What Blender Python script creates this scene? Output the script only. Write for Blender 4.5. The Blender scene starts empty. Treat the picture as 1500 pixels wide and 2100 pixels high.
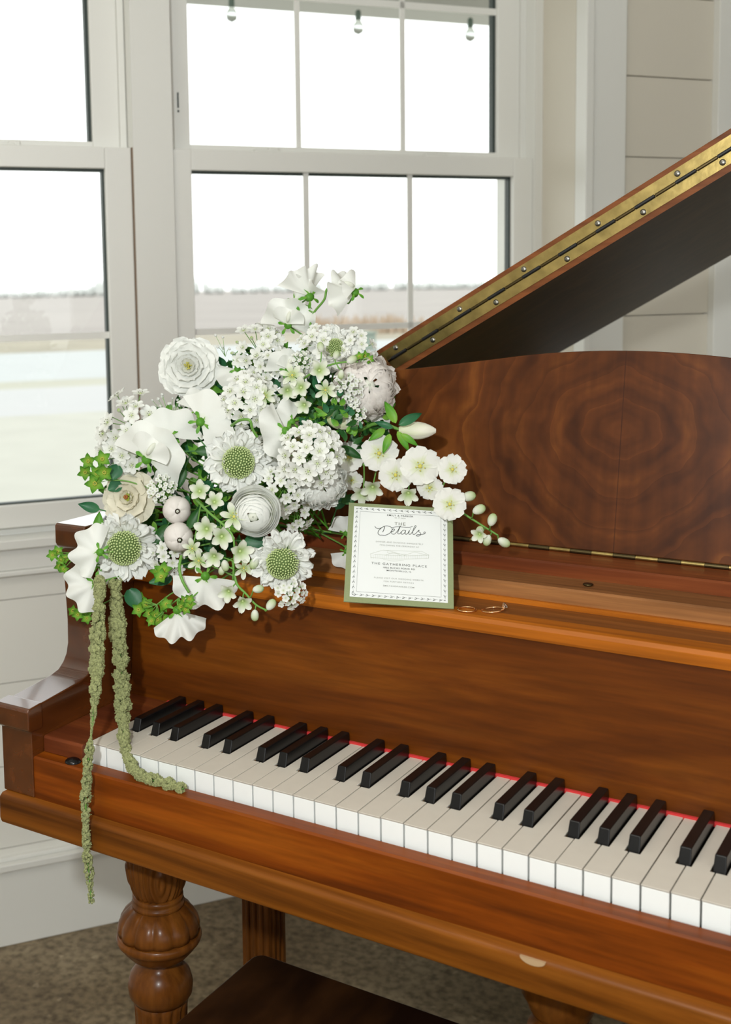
import bpy, bmesh, math, random
import numpy as np
from mathutils import Vector, Matrix, noise
random.seed(7)
S = bpy.context.scene
COL = S.collection
ZUP = .71                      # floor at z = 0; builders work with z = 0 at the key tops

# ------------------------------------------------------------------ camera
CP = Vector((0.83735, -0.91901, 0.48168))
YAW, PITCH, ROLL = -0.58415, 0.10631, -0.01913
FPX, PX0, PY0 = 2423.25, 533.91, 851.27
fw = Vector((math.sin(YAW)*math.cos(PITCH), math.cos(YAW)*math.cos(PITCH), -math.sin(PITCH)))
rt = fw.cross(Vector((0, 0, 1))).normalized(); up = rt.cross(fw)
RT = math.cos(ROLL)*rt+math.sin(ROLL)*up; UP = -math.sin(ROLL)*rt+math.cos(ROLL)*up; FW = fw
cd = bpy.data.cameras.new('camera'); cam = bpy.data.objects.new('camera', cd); COL.objects.link(cam); S.camera = cam
m = Matrix((RT, UP, -FW)).transposed().to_4x4(); m.translation = CP+Vector((0, 0, ZUP)); cam.matrix_world = m
cd.sensor_fit = 'VERTICAL'; cd.sensor_height = 36; cd.lens = FPX/2100*36
cd.shift_x = (750-PX0)/2100; cd.shift_y = (PY0-1050)/2100
cd.clip_start = .02; cd.clip_end = 8000
cd.dof.use_dof = True; cd.dof.focus_distance = 1.27; cd.dof.aperture_fstop = 7.5
def ray(px, py): return (RT*((px-PX0)/FPX)-UP*((py-PY0)/FPX)+FW)
def at(px, py, y):                                    # the point on the depth plane y (piano depth) seen at a pixel
    d = ray(px, py); return CP+d*((y-CP.y)/d.y)
TH = 0.955; WD = Vector((math.cos(TH), math.sin(TH), 0)); WN = Vector((-math.sin(TH), math.cos(TH), 0))
def wp(s, n, z): return WD*s+WN*n+Vector((0, 0, z))   # window-wall frame: along, outward, up
def atn(px, py, n):
    d = ray(px, py); return CP+d*((n-CP.dot(WN))/d.dot(WN))

# ------------------------------------------------------------------ light and exposure
vs = S.view_settings; vs.view_transform = 'Standard'; vs.look = 'None'; vs.gamma = 1; vs.exposure = 0; vs.use_curve_mapping = False
w = bpy.data.worlds.new('World'); S.world = w; w.use_nodes = True
w.node_tree.nodes['Background'].inputs[0].default_value = (.945, .965, .955, 1)
w.node_tree.nodes['Background'].inputs[1].default_value = 2.3
def light(kind, name, loc, energy, color=(1, 1, 1), rot=None, **kw):
    l = bpy.data.lights.new(name, kind); l.energy = energy; l.color = color
    for k, v in kw.items(): setattr(l, k, v)
    o = bpy.data.objects.new(name, l); COL.objects.link(o); o.location = loc
    if rot is not None: o.rotation_mode = 'QUATERNION'; o.rotation_quaternion = rot
    return o
light('POINT', 'camera_flash', CP-RT*.20+UP*.19-FW*.05, 51, (.955, .985, .98), shadow_soft_size=.022)
light('AREA', 'added_ceiling_fill', wp(-1.1, -.7, 1.93), 14, (1, .93, .84), rot=Vector((0, 0, -1)).to_track_quat('-Z', 'Y'), shape='DISK', size=1.0)  # unseen area light added under the ceiling to brighten the room

# ------------------------------------------------------------------ materials
def nt(name):
    m = bpy.data.materials.new(name); m.use_nodes = True; t = m.node_tree; b = t.nodes['Principled BSDF']; return m, t, b
def sp(b, **k):
    for a, v in k.items(): b.inputs[a.replace('_', ' ')].default_value = v
def plain(name, col, rough=.5, metal=0, spec=.5, noise_amt=0, nscale=20, bump=0, **k):
    m, t, b = nt(name); c = (*col, 1)
    sp(b, Roughness=rough, Metallic=metal, Specular_IOR_Level=spec, **k); b.inputs['Base Color'].default_value = c
    if noise_amt or bump:
        tc = t.nodes.new('ShaderNodeTexCoord'); n = t.nodes.new('ShaderNodeTexNoise'); n.inputs['Scale'].default_value = nscale; n.inputs['Detail'].default_value = 4
        t.links.new(tc.outputs['Object'], n.inputs['Vector'])
        r = t.nodes.new('ShaderNodeValToRGB'); r.color_ramp.elements[0].position = .3; r.color_ramp.elements[1].position = .7
        r.color_ramp.elements[0].color = (*[x*(1-noise_amt) for x in col], 1); r.color_ramp.elements[1].color = (*[min(1, x*(1+noise_amt)) for x in col], 1)
        t.links.new(n.outputs['Fac'], r.inputs['Fac']); t.links.new(r.outputs['Color'], b.inputs['Base Color'])
        if bump:
            bp = t.nodes.new('ShaderNodeBump'); bp.inputs['Strength'].default_value = bump; bp.inputs['Distance'].default_value = .002
            t.links.new(n.outputs['Fac'], bp.inputs['Height']); t.links.new(bp.outputs['Normal'], b.inputs['Normal'])
    return m
def petal(name, tip, base, pos=.35, trans=.25, rough=.55):
    """petal colour runs from the tip to the base through the attribute t (pigment of the flower)"""
    m, t, b = nt(name); sp(b, Roughness=rough, Specular_IOR_Level=.25)
    a = t.nodes.new('ShaderNodeAttribute'); a.attribute_name = 't'
    r = t.nodes.new('ShaderNodeValToRGB'); r.color_ramp.elements[0].position = 1-pos; r.color_ramp.elements[0].color = (*tip, 1)
    r.color_ramp.elements[1].position = 1; r.color_ramp.elements[1].color = (*base, 1)
    t.links.new(a.outputs['Fac'], r.inputs['Fac']); t.links.new(r.outputs['Color'], b.inputs['Base Color'])
    tr = t.nodes.new('ShaderNodeBsdfTranslucent'); t.links.new(r.outputs['Color'], tr.inputs['Color'])
    mx = t.nodes.new('ShaderNodeMixShader'); mx.inputs[0].default_value = trans
    t.links.new(b.outputs[0], mx.inputs[1]); t.links.new(tr.outputs[0], mx.inputs[2]); t.links.new(mx.outputs[0], t.nodes['Material Output'].inputs['Surface'])
    tc = t.nodes.new('ShaderNodeTexCoord'); n = t.nodes.new('ShaderNodeTexNoise'); n.inputs['Scale'].default_value = 160; n.inputs['Detail'].default_value = 3
    t.links.new(tc.outputs['Object'], n.inputs['Vector']); bp = t.nodes.new('ShaderNodeBump'); bp.inputs['Strength'].default_value = .25; bp.inputs['Distance'].default_value = .001
    t.links.new(n.outputs['Fac'], bp.inputs['Height']); t.links.new(bp.outputs['Normal'], b.inputs['Normal'])
    return m
def wood(name, dark, mid, lit, grain=(1, 0, 0), stretch=(1.6, 22, 22), rough=.40, coat=.03, seed=0, rings=.0, fig=None, contrast=1.0):
    m, t, b = nt(name); N = t.nodes.new; L = t.links.new
    sp(b, Roughness=rough, Specular_IOR_Level=.6 if coat > .5 else .16, Coat_Weight=coat, Coat_Roughness=.12 if coat < .5 else .06)
    tc = N('ShaderNodeTexCoord'); mp = N('ShaderNodeMapping'); mp.inputs['Location'].default_value = (seed*3.1, seed*1.7, seed*.9)
    mp.inputs['Scale'].default_value = stretch; L(tc.outputs['Object'], mp.inputs['Vector'])
    n1 = N('ShaderNodeTexNoise'); n1.inputs['Scale'].default_value = 1.0; n1.inputs['Detail'].default_value = 7; n1.inputs['Roughness'].default_value = .62; n1.inputs['Distortion'].default_value = .9
    L(mp.outputs['Vector'], n1.inputs['Vector'])
    mp2 = N('ShaderNodeMapping'); mp2.inputs['Scale'].default_value = tuple(s*(8 if s > 5 else 5) for s in stretch); L(tc.outputs['Object'], mp2.inputs['Vector'])
    n2 = N('ShaderNodeTexNoise'); n2.inputs['Scale'].default_value = 1.0; n2.inputs['Detail'].default_value = 3; L(mp2.outputs['Vector'], n2.inputs['Vector'])
    fac = n1.outputs['Fac']
    if fig:
        sx = N('ShaderNodeSeparateXYZ'); L(tc.outputs['Object'], sx.inputs[0])
        def M(op, a, b_=None, c=None):
            q = N('ShaderNodeMath'); q.operation = op
            for i, v in enumerate((a, b_, c)):
                if v is None: continue
                if isinstance(v, (int, float)): q.inputs[i].default_value = v
                else: L(v, q.inputs[i])
            return q.outputs[0]
        ax_ = M('ABSOLUTE', M('SUBTRACT', sx.outputs['X'], fig[0])); dz = M('SUBTRACT', sx.outputs['Z'], fig[1])
        az = M('ABSOLUTE', dz)
        cmb = N('ShaderNodeCombineXYZ'); L(ax_, cmb.inputs[0]); L(dz, cmb.inputs[2])
        nd = N('ShaderNodeTexNoise'); nd.inputs['Scale'].default_value = 9; nd.inputs['Detail'].default_value = 3; L(cmb.outputs[0], nd.inputs['Vector'])
        r = M('POWER', M('ADD', M('POWER', ax_, 1.6), M('MULTIPLY', M('POWER', az, 1.6), 1.25)), .625)
        r = M('ADD', r, M('MULTIPLY', nd.outputs['Fac'], .085))
        # growth rings of uneven spacing round the crotch figure
        cr = N('ShaderNodeCombineXYZ'); L(M('MULTIPLY', r, 34), cr.inputs[0]); L(M('MULTIPLY', ax_, 1.5), cr.inputs[1])
        nr = N('ShaderNodeTexNoise'); nr.inputs['Scale'].default_value = 1; nr.inputs['Detail'].default_value = 2.5; L(cr.outputs[0], nr.inputs['Vector'])
        saw = M('FRACT', M('ADD', M('MULTIPLY', r, 26), M('MULTIPLY', nr.outputs['Fac'], 1.6)))
        mpf = N('ShaderNodeMapping'); mpf.inputs['Rotation'].default_value = (0, .45, 0); mpf.inputs['Scale'].default_value = (62, 1, 7); L(cmb.outputs[0], mpf.inputs['Vector'])
        nf = N('ShaderNodeTexNoise'); nf.inputs['Scale'].default_value = .9; nf.inputs['Detail'].default_value = 3; L(mpf.outputs[0], nf.inputs['Vector'])
        fac = M('ADD', M('MULTIPLY', nr.outputs['Fac'], .45), M('ADD', M('MULTIPLY', saw, .075), M('ADD', M('MULTIPLY', nf.outputs['Fac'], .28), M('MULTIPLY', n1.outputs['Fac'], .18))))
        fac = M('ADD', fac, M('MULTIPLY', M('MINIMUM', ax_, .3), .30))
        fac = M('SUBTRACT', fac, .055)
        k = M('LESS_THAN', ax_, .0006); fac = M('SUBTRACT', fac, M('MULTIPLY', k, .12))
    r1 = N('ShaderNodeValToRGB'); e = r1.color_ramp.elements
    c = .5
    e[0].position = c-.16/contrast; e[0].color = (*dark, 1); e[1].position = c+.16/contrast; e[1].color = (*lit, 1); em = e.new(c); em.color = (*mid, 1)
    L(fac, r1.inputs['Fac'])
    mr = N('ShaderNodeMapRange'); mr.inputs[1].default_value = .3; mr.inputs[2].default_value = .7; mr.inputs[3].default_value = .78; mr.inputs[4].default_value = 1.16; L(n2.outputs['Fac'], mr.inputs[0])
    mx = N('ShaderNodeVectorMath'); mx.operation = 'MULTIPLY'; L(r1.outputs['Color'], mx.inputs[0]); L(mr.outputs[0], mx.inputs[1]); L(mx.outputs[0], b.inputs['Base Color'])
    bp = N('ShaderNodeBump'); bp.inputs['Strength'].default_value = .08; bp.inputs['Distance'].default_value = .0006; L(n2.outputs['Fac'], bp.inputs['Height']); L(bp.outputs['Normal'], b.inputs['Normal'])
    return m
W_SLIP = wood('walnut orange', (.085, .018, .0015), (.175, .037, .002), (.255, .064, .004), seed=1, contrast=.9)
W_BED = wood('walnut amber', (.070, .020, .0025), (.175, .052, .005), (.27, .090, .010), seed=2, stretch=(1.2, 16, 16))
W_FALL = wood('walnut fallboard', (.058, .013, .001), (.108, .026, .0015), (.165, .045, .003), seed=3, stretch=(2.2, 20, 20), contrast=.75)
W_STRIP = wood('walnut honey', (.27, .072, .005), (.37, .105, .008), (.45, .14, .013), seed=4, contrast=.7)
W_LEDGE = wood('walnut mid', (.10, .034, .008), (.185, .058, .012), (.28, .10, .022), seed=5)
W_RED = wood('mahogany red', (.085, .020, .007), (.15, .036, .010), (.21, .058, .015), seed=6, contrast=.8)
W_TAN = wood('walnut tan', (.14, .055, .018), (.24, .10, .034), (.33, .145, .05), seed=7)
W_DESK = wood('crotch mahogany', (.046, .0125, .0032), (.098, .0275, .0055), (.20, .064, .011), seed=8, stretch=(5, 20, 5), fig=(.465-.6, .32+.71), rough=.38, contrast=1.0)
W_DARK = wood('cheek walnut', (.045, .012, .003), (.085, .022, .004), (.14, .040, .008), seed=9, stretch=(9, 2, 9), rough=.16, coat=.8, contrast=.6)
W_LEG = wood('turned walnut', (.075, .022, .004), (.14, .045, .007), (.21, .075, .012), seed=10, stretch=(20, 20, 3), rough=.28, contrast=.8)
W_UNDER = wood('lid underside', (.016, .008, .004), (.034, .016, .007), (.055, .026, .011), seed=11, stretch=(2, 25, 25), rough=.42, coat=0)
W_LIDEDGE = wood('lid edge', (.11, .035, .012), (.20, .065, .02), (.26, .09, .03), seed=12, contrast=.7)
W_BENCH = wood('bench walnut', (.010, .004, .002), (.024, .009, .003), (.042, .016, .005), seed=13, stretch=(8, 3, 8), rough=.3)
IVORY = plain('dimmed key ivory', (.62, .575, .50), rough=.28, noise_amt=.02, nscale=60)  # key tops: dimness under grazing light is put into this darker ivory
IVFRONT = plain('key front ivory', (.80, .82, .80), rough=.35)
KEYWOOD = plain('key wood sides', (.38, .22, .09), rough=.7)
EBONY = plain('ebony', (.004, .0038, .004), rough=.25, spec=.35, noise_amt=.3, nscale=90)
BLACK = plain('black finish', (.004, .004, .004), rough=.5)
BRASS = plain('aged brass', (.40, .30, .11), rough=.32, metal=1, noise_amt=.25, nscale=60, bump=.15)
BRASSD = plain('dark brass', (.10, .075, .035), rough=.4, metal=1)
STEEL = plain('screw steel', (.25, .24, .21), rough=.35, metal=1)
GOLD = plain('ring gold', (.95, .58, .30), rough=.12, metal=1)
DIA = plain('diamond', (1, 1, 1), rough=.0, Transmission_Weight=1.0, IOR=2.0)
FELT = plain('red felt', (.60, .03, .03), rough=.9)
PAINT = plain('white paint', (.83, .82, .765), rough=.45, noise_amt=.012, nscale=3)
TRIMP = plain('trim paint', (.81, .81, .77), rough=.35)
VINYL = plain('window vinyl', (.84, .84, .80), rough=.4)
GASKET = plain('gasket', (.03, .045, .04), rough=.5)
GAPSHADE = plain('gap shadow line', (.22, .15, .10), rough=.9)  # brown strips that paint the shade in the frame-to-casing gap
CARD = plain('card white', (.70, .72, .71), rough=.6)
SAGE = plain('sage card', (.22, .255, .125), rough=.65, noise_amt=.04, nscale=400)
INK = plain('card ink', (.035, .04, .03), rough=.7)
INKG = plain('card grey ink', (.24, .25, .22), rough=.7)
P_WHITE = petal('white petals', (.84, .85, .81), (.72, .75, .58), .5)
P_SWEET = petal('sweet pea petals', (.85, .86, .82), (.74, .79, .60), .3, trans=.3)
P_CREAM = petal('cream petals', (.80, .76, .62), (.62, .62, .28), .4)
P_BLUSH = petal('blush white petals', (.87, .83, .79), (.80, .74, .66), .5, trans=.35)
P_GREENW = petal('green white petals', (.78, .80, .70), (.36, .52, .12), .75)
P_DELPH = petal('delphinium petals', (.82, .82, .77), (.62, .70, .35), .45)
P_LILY = petal('lily bud', (.78, .78, .60), (.42, .55, .14), .8, trans=.1)
LEAFD = petal('dark leaf', (.018, .085, .016), (.03, .11, .02), .5, trans=.12, rough=.4)
LEAFB = petal('blue green leaf', (.025, .12, .05), (.04, .16, .06), .5, trans=.12, rough=.4)
LEAFL = petal('fresh leaf', (.10, .30, .03), (.22, .42, .05), .6, trans=.2, rough=.45)
LIME = petal('lime bract', (.085, .26, .02), (.30, .46, .05), .7, trans=.15)
STEMG = plain('stem green', (.13, .30, .05), rough=.5)
STEMD = plain('dark stem green', (.04, .16, .035), rough=.5)
YELL = plain('yellow anthers', (.55, .50, .09), rough=.7)
PINC = plain('pincushion green', (.46, .56, .24), rough=.6)
PIND = plain('pincushion gaps', (.10, .16, .04), rough=.8)
BROWNC = plain('brown pistil', (.28, .09, .015), rough=.6)
ANTH = plain('dark anthers', (.12, .14, .07), rough=.7)
AMAR = plain('amaranth green', (.27, .29, .125), rough=.85, noise_amt=.35, nscale=500, bump=.8)

# ------------------------------------------------------------------ helpers
def tag(o, label=None, cat=None, group=None, kind=None):
    for k, v in (('label', label), ('category', cat), ('group', group), ('kind', kind)):
        if v: o[k] = v
    return o
def empty(name, M=None, **k):
    o = bpy.data.objects.new(name, None); COL.objects.link(o); o.empty_display_size = .02
    if M is not None: o.matrix_world = M if isinstance(M, Matrix) else Matrix.Translation(M)
    o['_M'] = [c for r in o.matrix_world for c in r] if False else 0
    del o['_M']; MW[o.name] = o.matrix_world.copy() if M is None else (M.copy() if isinstance(M, Matrix) else Matrix.Translation(M))
    return tag(o, **k)
MW = {}
def build(name, bm, mats, parent=None, smooth=False, world=False, bevel=0, **k):
    """one mesh object; with world=True the vertices are given in the world frame and moved to the parent's frame"""
    if world and parent is not None: bm.transform(MW[parent.name].inverted())
    bmesh.ops.recalc_face_normals(bm, faces=bm.faces) if not k.pop('keepn', False) else None
    me = bpy.data.meshes.new(name); bm.to_mesh(me); bm.free()
    for x in (mats if isinstance(mats, (list, tuple)) else [mats]): me.materials.append(x)
    if smooth: me.polygons.foreach_set('use_smooth', [True]*len(me.polygons))
    o = bpy.data.objects.new(name, me); COL.objects.link(o)
    if parent is not None: o.parent = parent; MW[o.name] = MW[parent.name].copy()
    else: MW[o.name] = Matrix()
    if bevel:
        b = o.modifiers.new('bevel', 'BEVEL'); b.width = bevel; b.segments = 3; b.limit_method = 'ANGLE'; b.angle_limit = math.radians(40)
        me.polygons.foreach_set('use_smooth', [True]*len(me.polygons))
        b.harden_normals = True
    return tag(o, **k)
def recentre(o):
    """put a single-mesh thing's origin at its own base"""
    me = o.data; co = [v.co for v in me.vertices]
    c = Vector(((min(v.x for v in co)+max(v.x for v in co))/2, (min(v.y for v in co)+max(v.y for v in co))/2, min(v.z for v in co)))
    me.transform(Matrix.Translation(-c)); o.location = c; MW[o.name] = Matrix.Translation(c); return o
def BM(): return bmesh.new()
def box(bm, x0, x1, y0, y1, z0, z1, F=None, mat=0):
    vs_ = [bm.verts.new(F(Vector((x, y, z))) if F else (x, y, z)) for z in (z0, z1) for y in (y0, y1) for x in (x0, x1)]
    for f in ((0, 1, 3, 2), (4, 6, 7, 5), (0, 4, 5, 1), (2, 3, 7, 6), (0, 2, 6, 4), (1, 5, 7, 3)):
        bm.faces.new([vs_[i] for i in f]).material_index = mat
    return bm
def wbox(bm, s0, s1, n0, n1, z0, z1, mat=0): return box(bm, s0, s1, n0, n1, z0, z1, F=lambda v: wp(v.x, v.y, v.z), mat=mat)
def prism(bm, poly, f0, f1, mat=0):
    """poly: 2D points; f0, f1 map a 2D point to the two end positions"""
    a = [bm.verts.new(f0(p)) for p in poly]; b = [bm.verts.new(f1(p)) for p in poly]; n = len(poly)
    bm.faces.new(a[::-1]).material_index = mat; bm.faces.new(b).material_index = mat
    for i in range(n): bm.faces.new((a[i], a[(i+1) % n], b[(i+1) % n], b[i])).material_index = mat
    return bm
def smoothpts(pts, n=6):
    P = [Vector(p) for p in pts]; out = []
    for i in range(len(P)-1):
        p0, p1, p2, p3 = P[max(i-1, 0)], P[i], P[i+1], P[min(i+2, len(P)-1)]
        for k in range(n):
            t = k/n; out.append(.5*((2*p1)+(-p0+p2)*t+(2*p0-5*p1+4*p2-p3)*t*t+(-p0+3*p1-3*p2+p3)*t**3))
    return out+[P[-1]]
def tube(bm, pts, r, n=6, mat=0, taper=None):
    P = [Vector(p) for p in pts]; rings = []; u = None
    for i, p in enumerate(P):
        d = (P[min(i+1, len(P)-1)]-P[max(i-1, 0)]).normalized()
        if u is None: u = d.orthogonal().normalized()
        u = (u-d*u.dot(d)).normalized(); v = d.cross(u); rr = r if taper is None else r*(1+(taper-1)*i/(len(P)-1))
        rings.append([bm.verts.new(p+(u*math.cos(a)+v*math.sin(a))*rr) for a in [2*math.pi*k/n for k in range(n)]])
    for a, b in zip(rings, rings[1:]):
        for k in range(n): bm.faces.new((a[k], a[(k+1) % n], b[(k+1) % n], b[k])).material_index = mat
    for r_ in (rings[0][::-1], rings[-1]): bm.faces.new(r_).material_index = mat
    return bm
def lathe(bm, prof, c=Vector((0, 0, 0)), n=40, mat=0, rf=None, M=None):
    rings = []
    for z, r in prof:
        ring = []
        for k in range(n):
            a = 2*math.pi*k/n; rr = r*(rf(a, z) if rf else 1); v = Vector((rr*math.cos(a), rr*math.sin(a), z))
            ring.append(bm.verts.new((M @ v if M else v)+c))
        rings.append(ring)
    for a, b in zip(rings, rings[1:]):
        for k in range(n): bm.faces.new((a[k], a[(k+1) % n], b[(k+1) % n], b[k])).material_index = mat
    bm.faces.new(rings[0][::-1]).material_index = mat; bm.faces.new(rings[-1]).material_index = mat
    return bm
ICO = {}
def ball(bm, c, r, mat=0, sub=1, sc=(1, 1, 1)):
    if sub not in ICO:
        b_ = bmesh.new(); bmesh.ops.create_icosphere(b_, subdivisions=sub, radius=1); b_.verts.ensure_lookup_table()
        ICO[sub] = ([tuple(v.co) for v in b_.verts], [[v.index for v in f.verts] for f in b_.faces]); b_.free()
    V_, F_ = ICO[sub]; vv = [bm.verts.new((x*sc[0]*r+c[0], y*sc[1]*r+c[1], z*sc[2]*r+c[2])) for x, y, z in V_]
    for f_ in F_: bm.faces.new([vv[i] for i in f_]).material_index = mat
    return bm
def grid(bm, nu, nv, f, mat=0, tf=None):
    """surface patch f(u, v) -> point, u in -1..1, v in 0 (base)..1 (tip); attribute t = 1 - v"""
    lay = bm.verts.layers.float.get('t') or bm.verts.layers.float.new('t'); R = []
    for j in range(nv+1):
        row = []
        for i in range(nu+1):
            u = -1+2*i/nu; v = j/nv; q = bm.verts.new(f(u, v)); q[lay] = (1-v) if tf is None else tf(u, v); row.append(q)
        R.append(row)
    for j in range(nv):
        for i in range(nu): bm.faces.new((R[j][i], R[j][i+1], R[j+1][i+1], R[j+1][i])).material_index = mat
    return bm
RX = lambda a: Matrix.Rotation(a, 4, 'X')
RZ = lambda a: Matrix.Rotation(a, 4, 'Z')

# ================================================================== THE SETTING
bm = BM(); wbox(bm, -3.2, 4, -5, 1.02, -.76, -.71)
floor_m, t, b = nt('polished concrete'); sp(b, Roughness=.42, Specular_IOR_Level=.35)
tc = t.nodes.new('ShaderNodeTexCoord'); cols = []
def tn(scale, det, a, c0, c1):
    n = t.nodes.new('ShaderNodeTexNoise'); n.inputs['Scale'].default_value = scale; n.inputs['Detail'].default_value = det; t.links.new(tc.outputs['Object'], n.inputs['Vector'])
    r = t.nodes.new('ShaderNodeValToRGB'); r.color_ramp.elements[0].position = a[0]; r.color_ramp.elements[1].position = a[1]; r.color_ramp.elements[0].color = (*c0, 1); r.color_ramp.elements[1].color = (*c1, 1)
    t.links.new(n.outputs['Fac'], r.inputs['Fac']); return r.outputs['Color']
c1 = tn(5, 6, (.35, .65), (.19, .140, .080), (.30, .235, .145)); c2 = tn(75, 3, (.30, .62), (.45, .42, .38), (1.1, 1.1, 1.1)); c3 = tn(38, 2, (.66, .72), (0, 0, 0), (.10, .085, .06))
mm = t.nodes.new('ShaderNodeVectorMath'); mm.operation = 'MULTIPLY'; t.links.new(c1, mm.inputs[0]); t.links.new(c2, mm.inputs[1])
ma = t.nodes.new('ShaderNodeVectorMath'); ma.operation = 'ADD'; t.links.new(mm.outputs[0], ma.inputs[0]); t.links.new(c3, ma.inputs[1]); t.links.new(ma.outputs[0], b.inputs['Base Color'])
build('floor', bm, floor_m, kind='structure')
bm = BM(); wbox(bm, -3.2, 4, -5, 1.02, 2.0, 2.1); build('ceiling', bm, PAINT, kind='structure')
# window wall: shiplap below the sills, plain infill above and to the sides
bm = BM(); z = -.71
for zt in [-.530, -.375, -.220, -.066, .03]:
    wbox(bm, -3.2, 1.25, .893, .92, z+.0008, zt-.0008 if zt < .03 else zt); z = zt
wbox(bm, -3.2, 1.25, .9, 1.02, -.71, .03)
wbox(bm, -3.2, -.60, .893, 1.02, .03, 2.0); wbox(bm, -.60, 1.25, .893, 1.02, 1.62, 2.0)
build('wall_window', bm, PAINT, kind='structure')
# the pier right of the bay stands proud of the windows by its depth
bm = BM(); wbox(bm, 1.194, 4, .785, 1.02, -.71, 2.0)
z = -.71
for k in range(18):
    zt = -.71+.005+.1597*(k+1); zt = min(zt, 2.0); wbox(bm, 1.296, 1.56, .77, .785, z+.0012, zt-.0012); z = zt
wbox(bm, 1.60, 4, .765, .785, -.71, 2.0)
build('wall_pier', bm, plain('dimmed pier paint', (.70, .655, .56), rough=.5), kind='structure')  # the pier's dim, warm light is put into this darker tan
bm = BM(); wbox(bm, 1.209, 1.2955, .757, .785, -.71, 2.0); wbox(bm, 1.194, 1.212, .749, .785, -.71, 2.0)
build('trim_1', bm, TRIMP, kind='structure', bevel=.002)
bm = BM(); wbox(bm, 1.522, 1.612, .752, .785, -.71, 2.0); build('trim_2', bm, TRIMP, kind='structure', bevel=.002)
for nm, a in (('wall_left', (-3.3, -3.2, -5, 1.02)), ('wall_right', (4, 4.1, -5, 1.02))):
    bm = BM(); wbox(bm, *a, -.71, 2.0); build(nm, bm, PAINT, kind='structure')
# back wall, out of view; its openings are added to let in fill light
bm = BM(); wbox(bm, -3.2, 4, -5.1, -5, -.71, .1); wbox(bm, -3.2, 4, -5.1, -5, 1.7, 2.0)
for a in (-3.2, -.9, 1.5, 3.7): wbox(bm, a, a+.3, -5.1, -5, .1, 1.7)
build('wall_back', bm, PAINT, kind='structure')
# baseboard and sill
bm = BM(); wbox(bm, -3.2, 1.194, .877, .893, -.71, -.565); wbox(bm, -3.2, 1.194, .868, .893, -.565, -.552); wbox(bm, -3.2, 1.194, .882, .893, -.552, -.544)
build('baseboard_window', bm, TRIMP, kind='structure', bevel=.002)
bm = BM(); wbox(bm, -.62, 1.194, .872, .93, .028, .046); wbox(bm, -.60, 1.194, .884, .93, -.012, .028); wbox(bm, -.60, 1.194, .879, .93, -.022, -.012)
build('trim_3', bm, TRIMP, kind='structure', bevel=.003)
bm = BM(); wbox(bm, .3165, .3915, .893, 1.02, .046, 1.62); wbox(bm, .3150, .3165, .897, .95, .046, .741, 1); wbox(bm, .3915, .393, .905, .95, .741, 1.62, 1)
build('trim_4', bm, [TRIMP, GAPSHADE], kind='structure')
bm = BM(); wbox(bm, 1.1755, 1.194, .895, 1.02, .046, 1.62); build('trim_5', bm, TRIMP, kind='structure')
bm = BM(); wbox(bm, -.60, 1.194, .893, 1.02, 1.55, 1.62); build('trim_6', bm, TRIMP, kind='structure')
glass, t, b = nt('window pane'); t.nodes.remove(b)
g = t.nodes.new('ShaderNodeBsdfGlossy'); g.inputs['Roughness'].default_value = 0; tr = t.nodes.new('ShaderNodeBsdfTransparent'); tr.inputs[0].default_value = (.985, .995, .99, 1)
lw = t.nodes.new('ShaderNodeLayerWeight'); fr = t.nodes.new('ShaderNodeMath'); fr.operation = 'POWER'; fr.inputs[1].default_value = 5; t.links.new(lw.outputs['Facing'], fr.inputs[0]); fr2 = t.nodes.new('ShaderNodeMath'); fr2.operation = 'MULTIPLY_ADD'; fr2.inputs[1].default_value = .6; fr2.inputs[2].default_value = .025; t.links.new(fr.outputs[0], fr2.inputs[0]); mx = t.nodes.new('ShaderNodeMixShader'); t.links.new(fr2.outputs[0], mx.inputs[0]); t.links.new(tr.outputs[0], mx.inputs[1]); t.links.new(g.outputs[0], mx.inputs[2]); t.links.new(mx.outputs[0], t.nodes['Material Output'].inputs[0])
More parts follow.
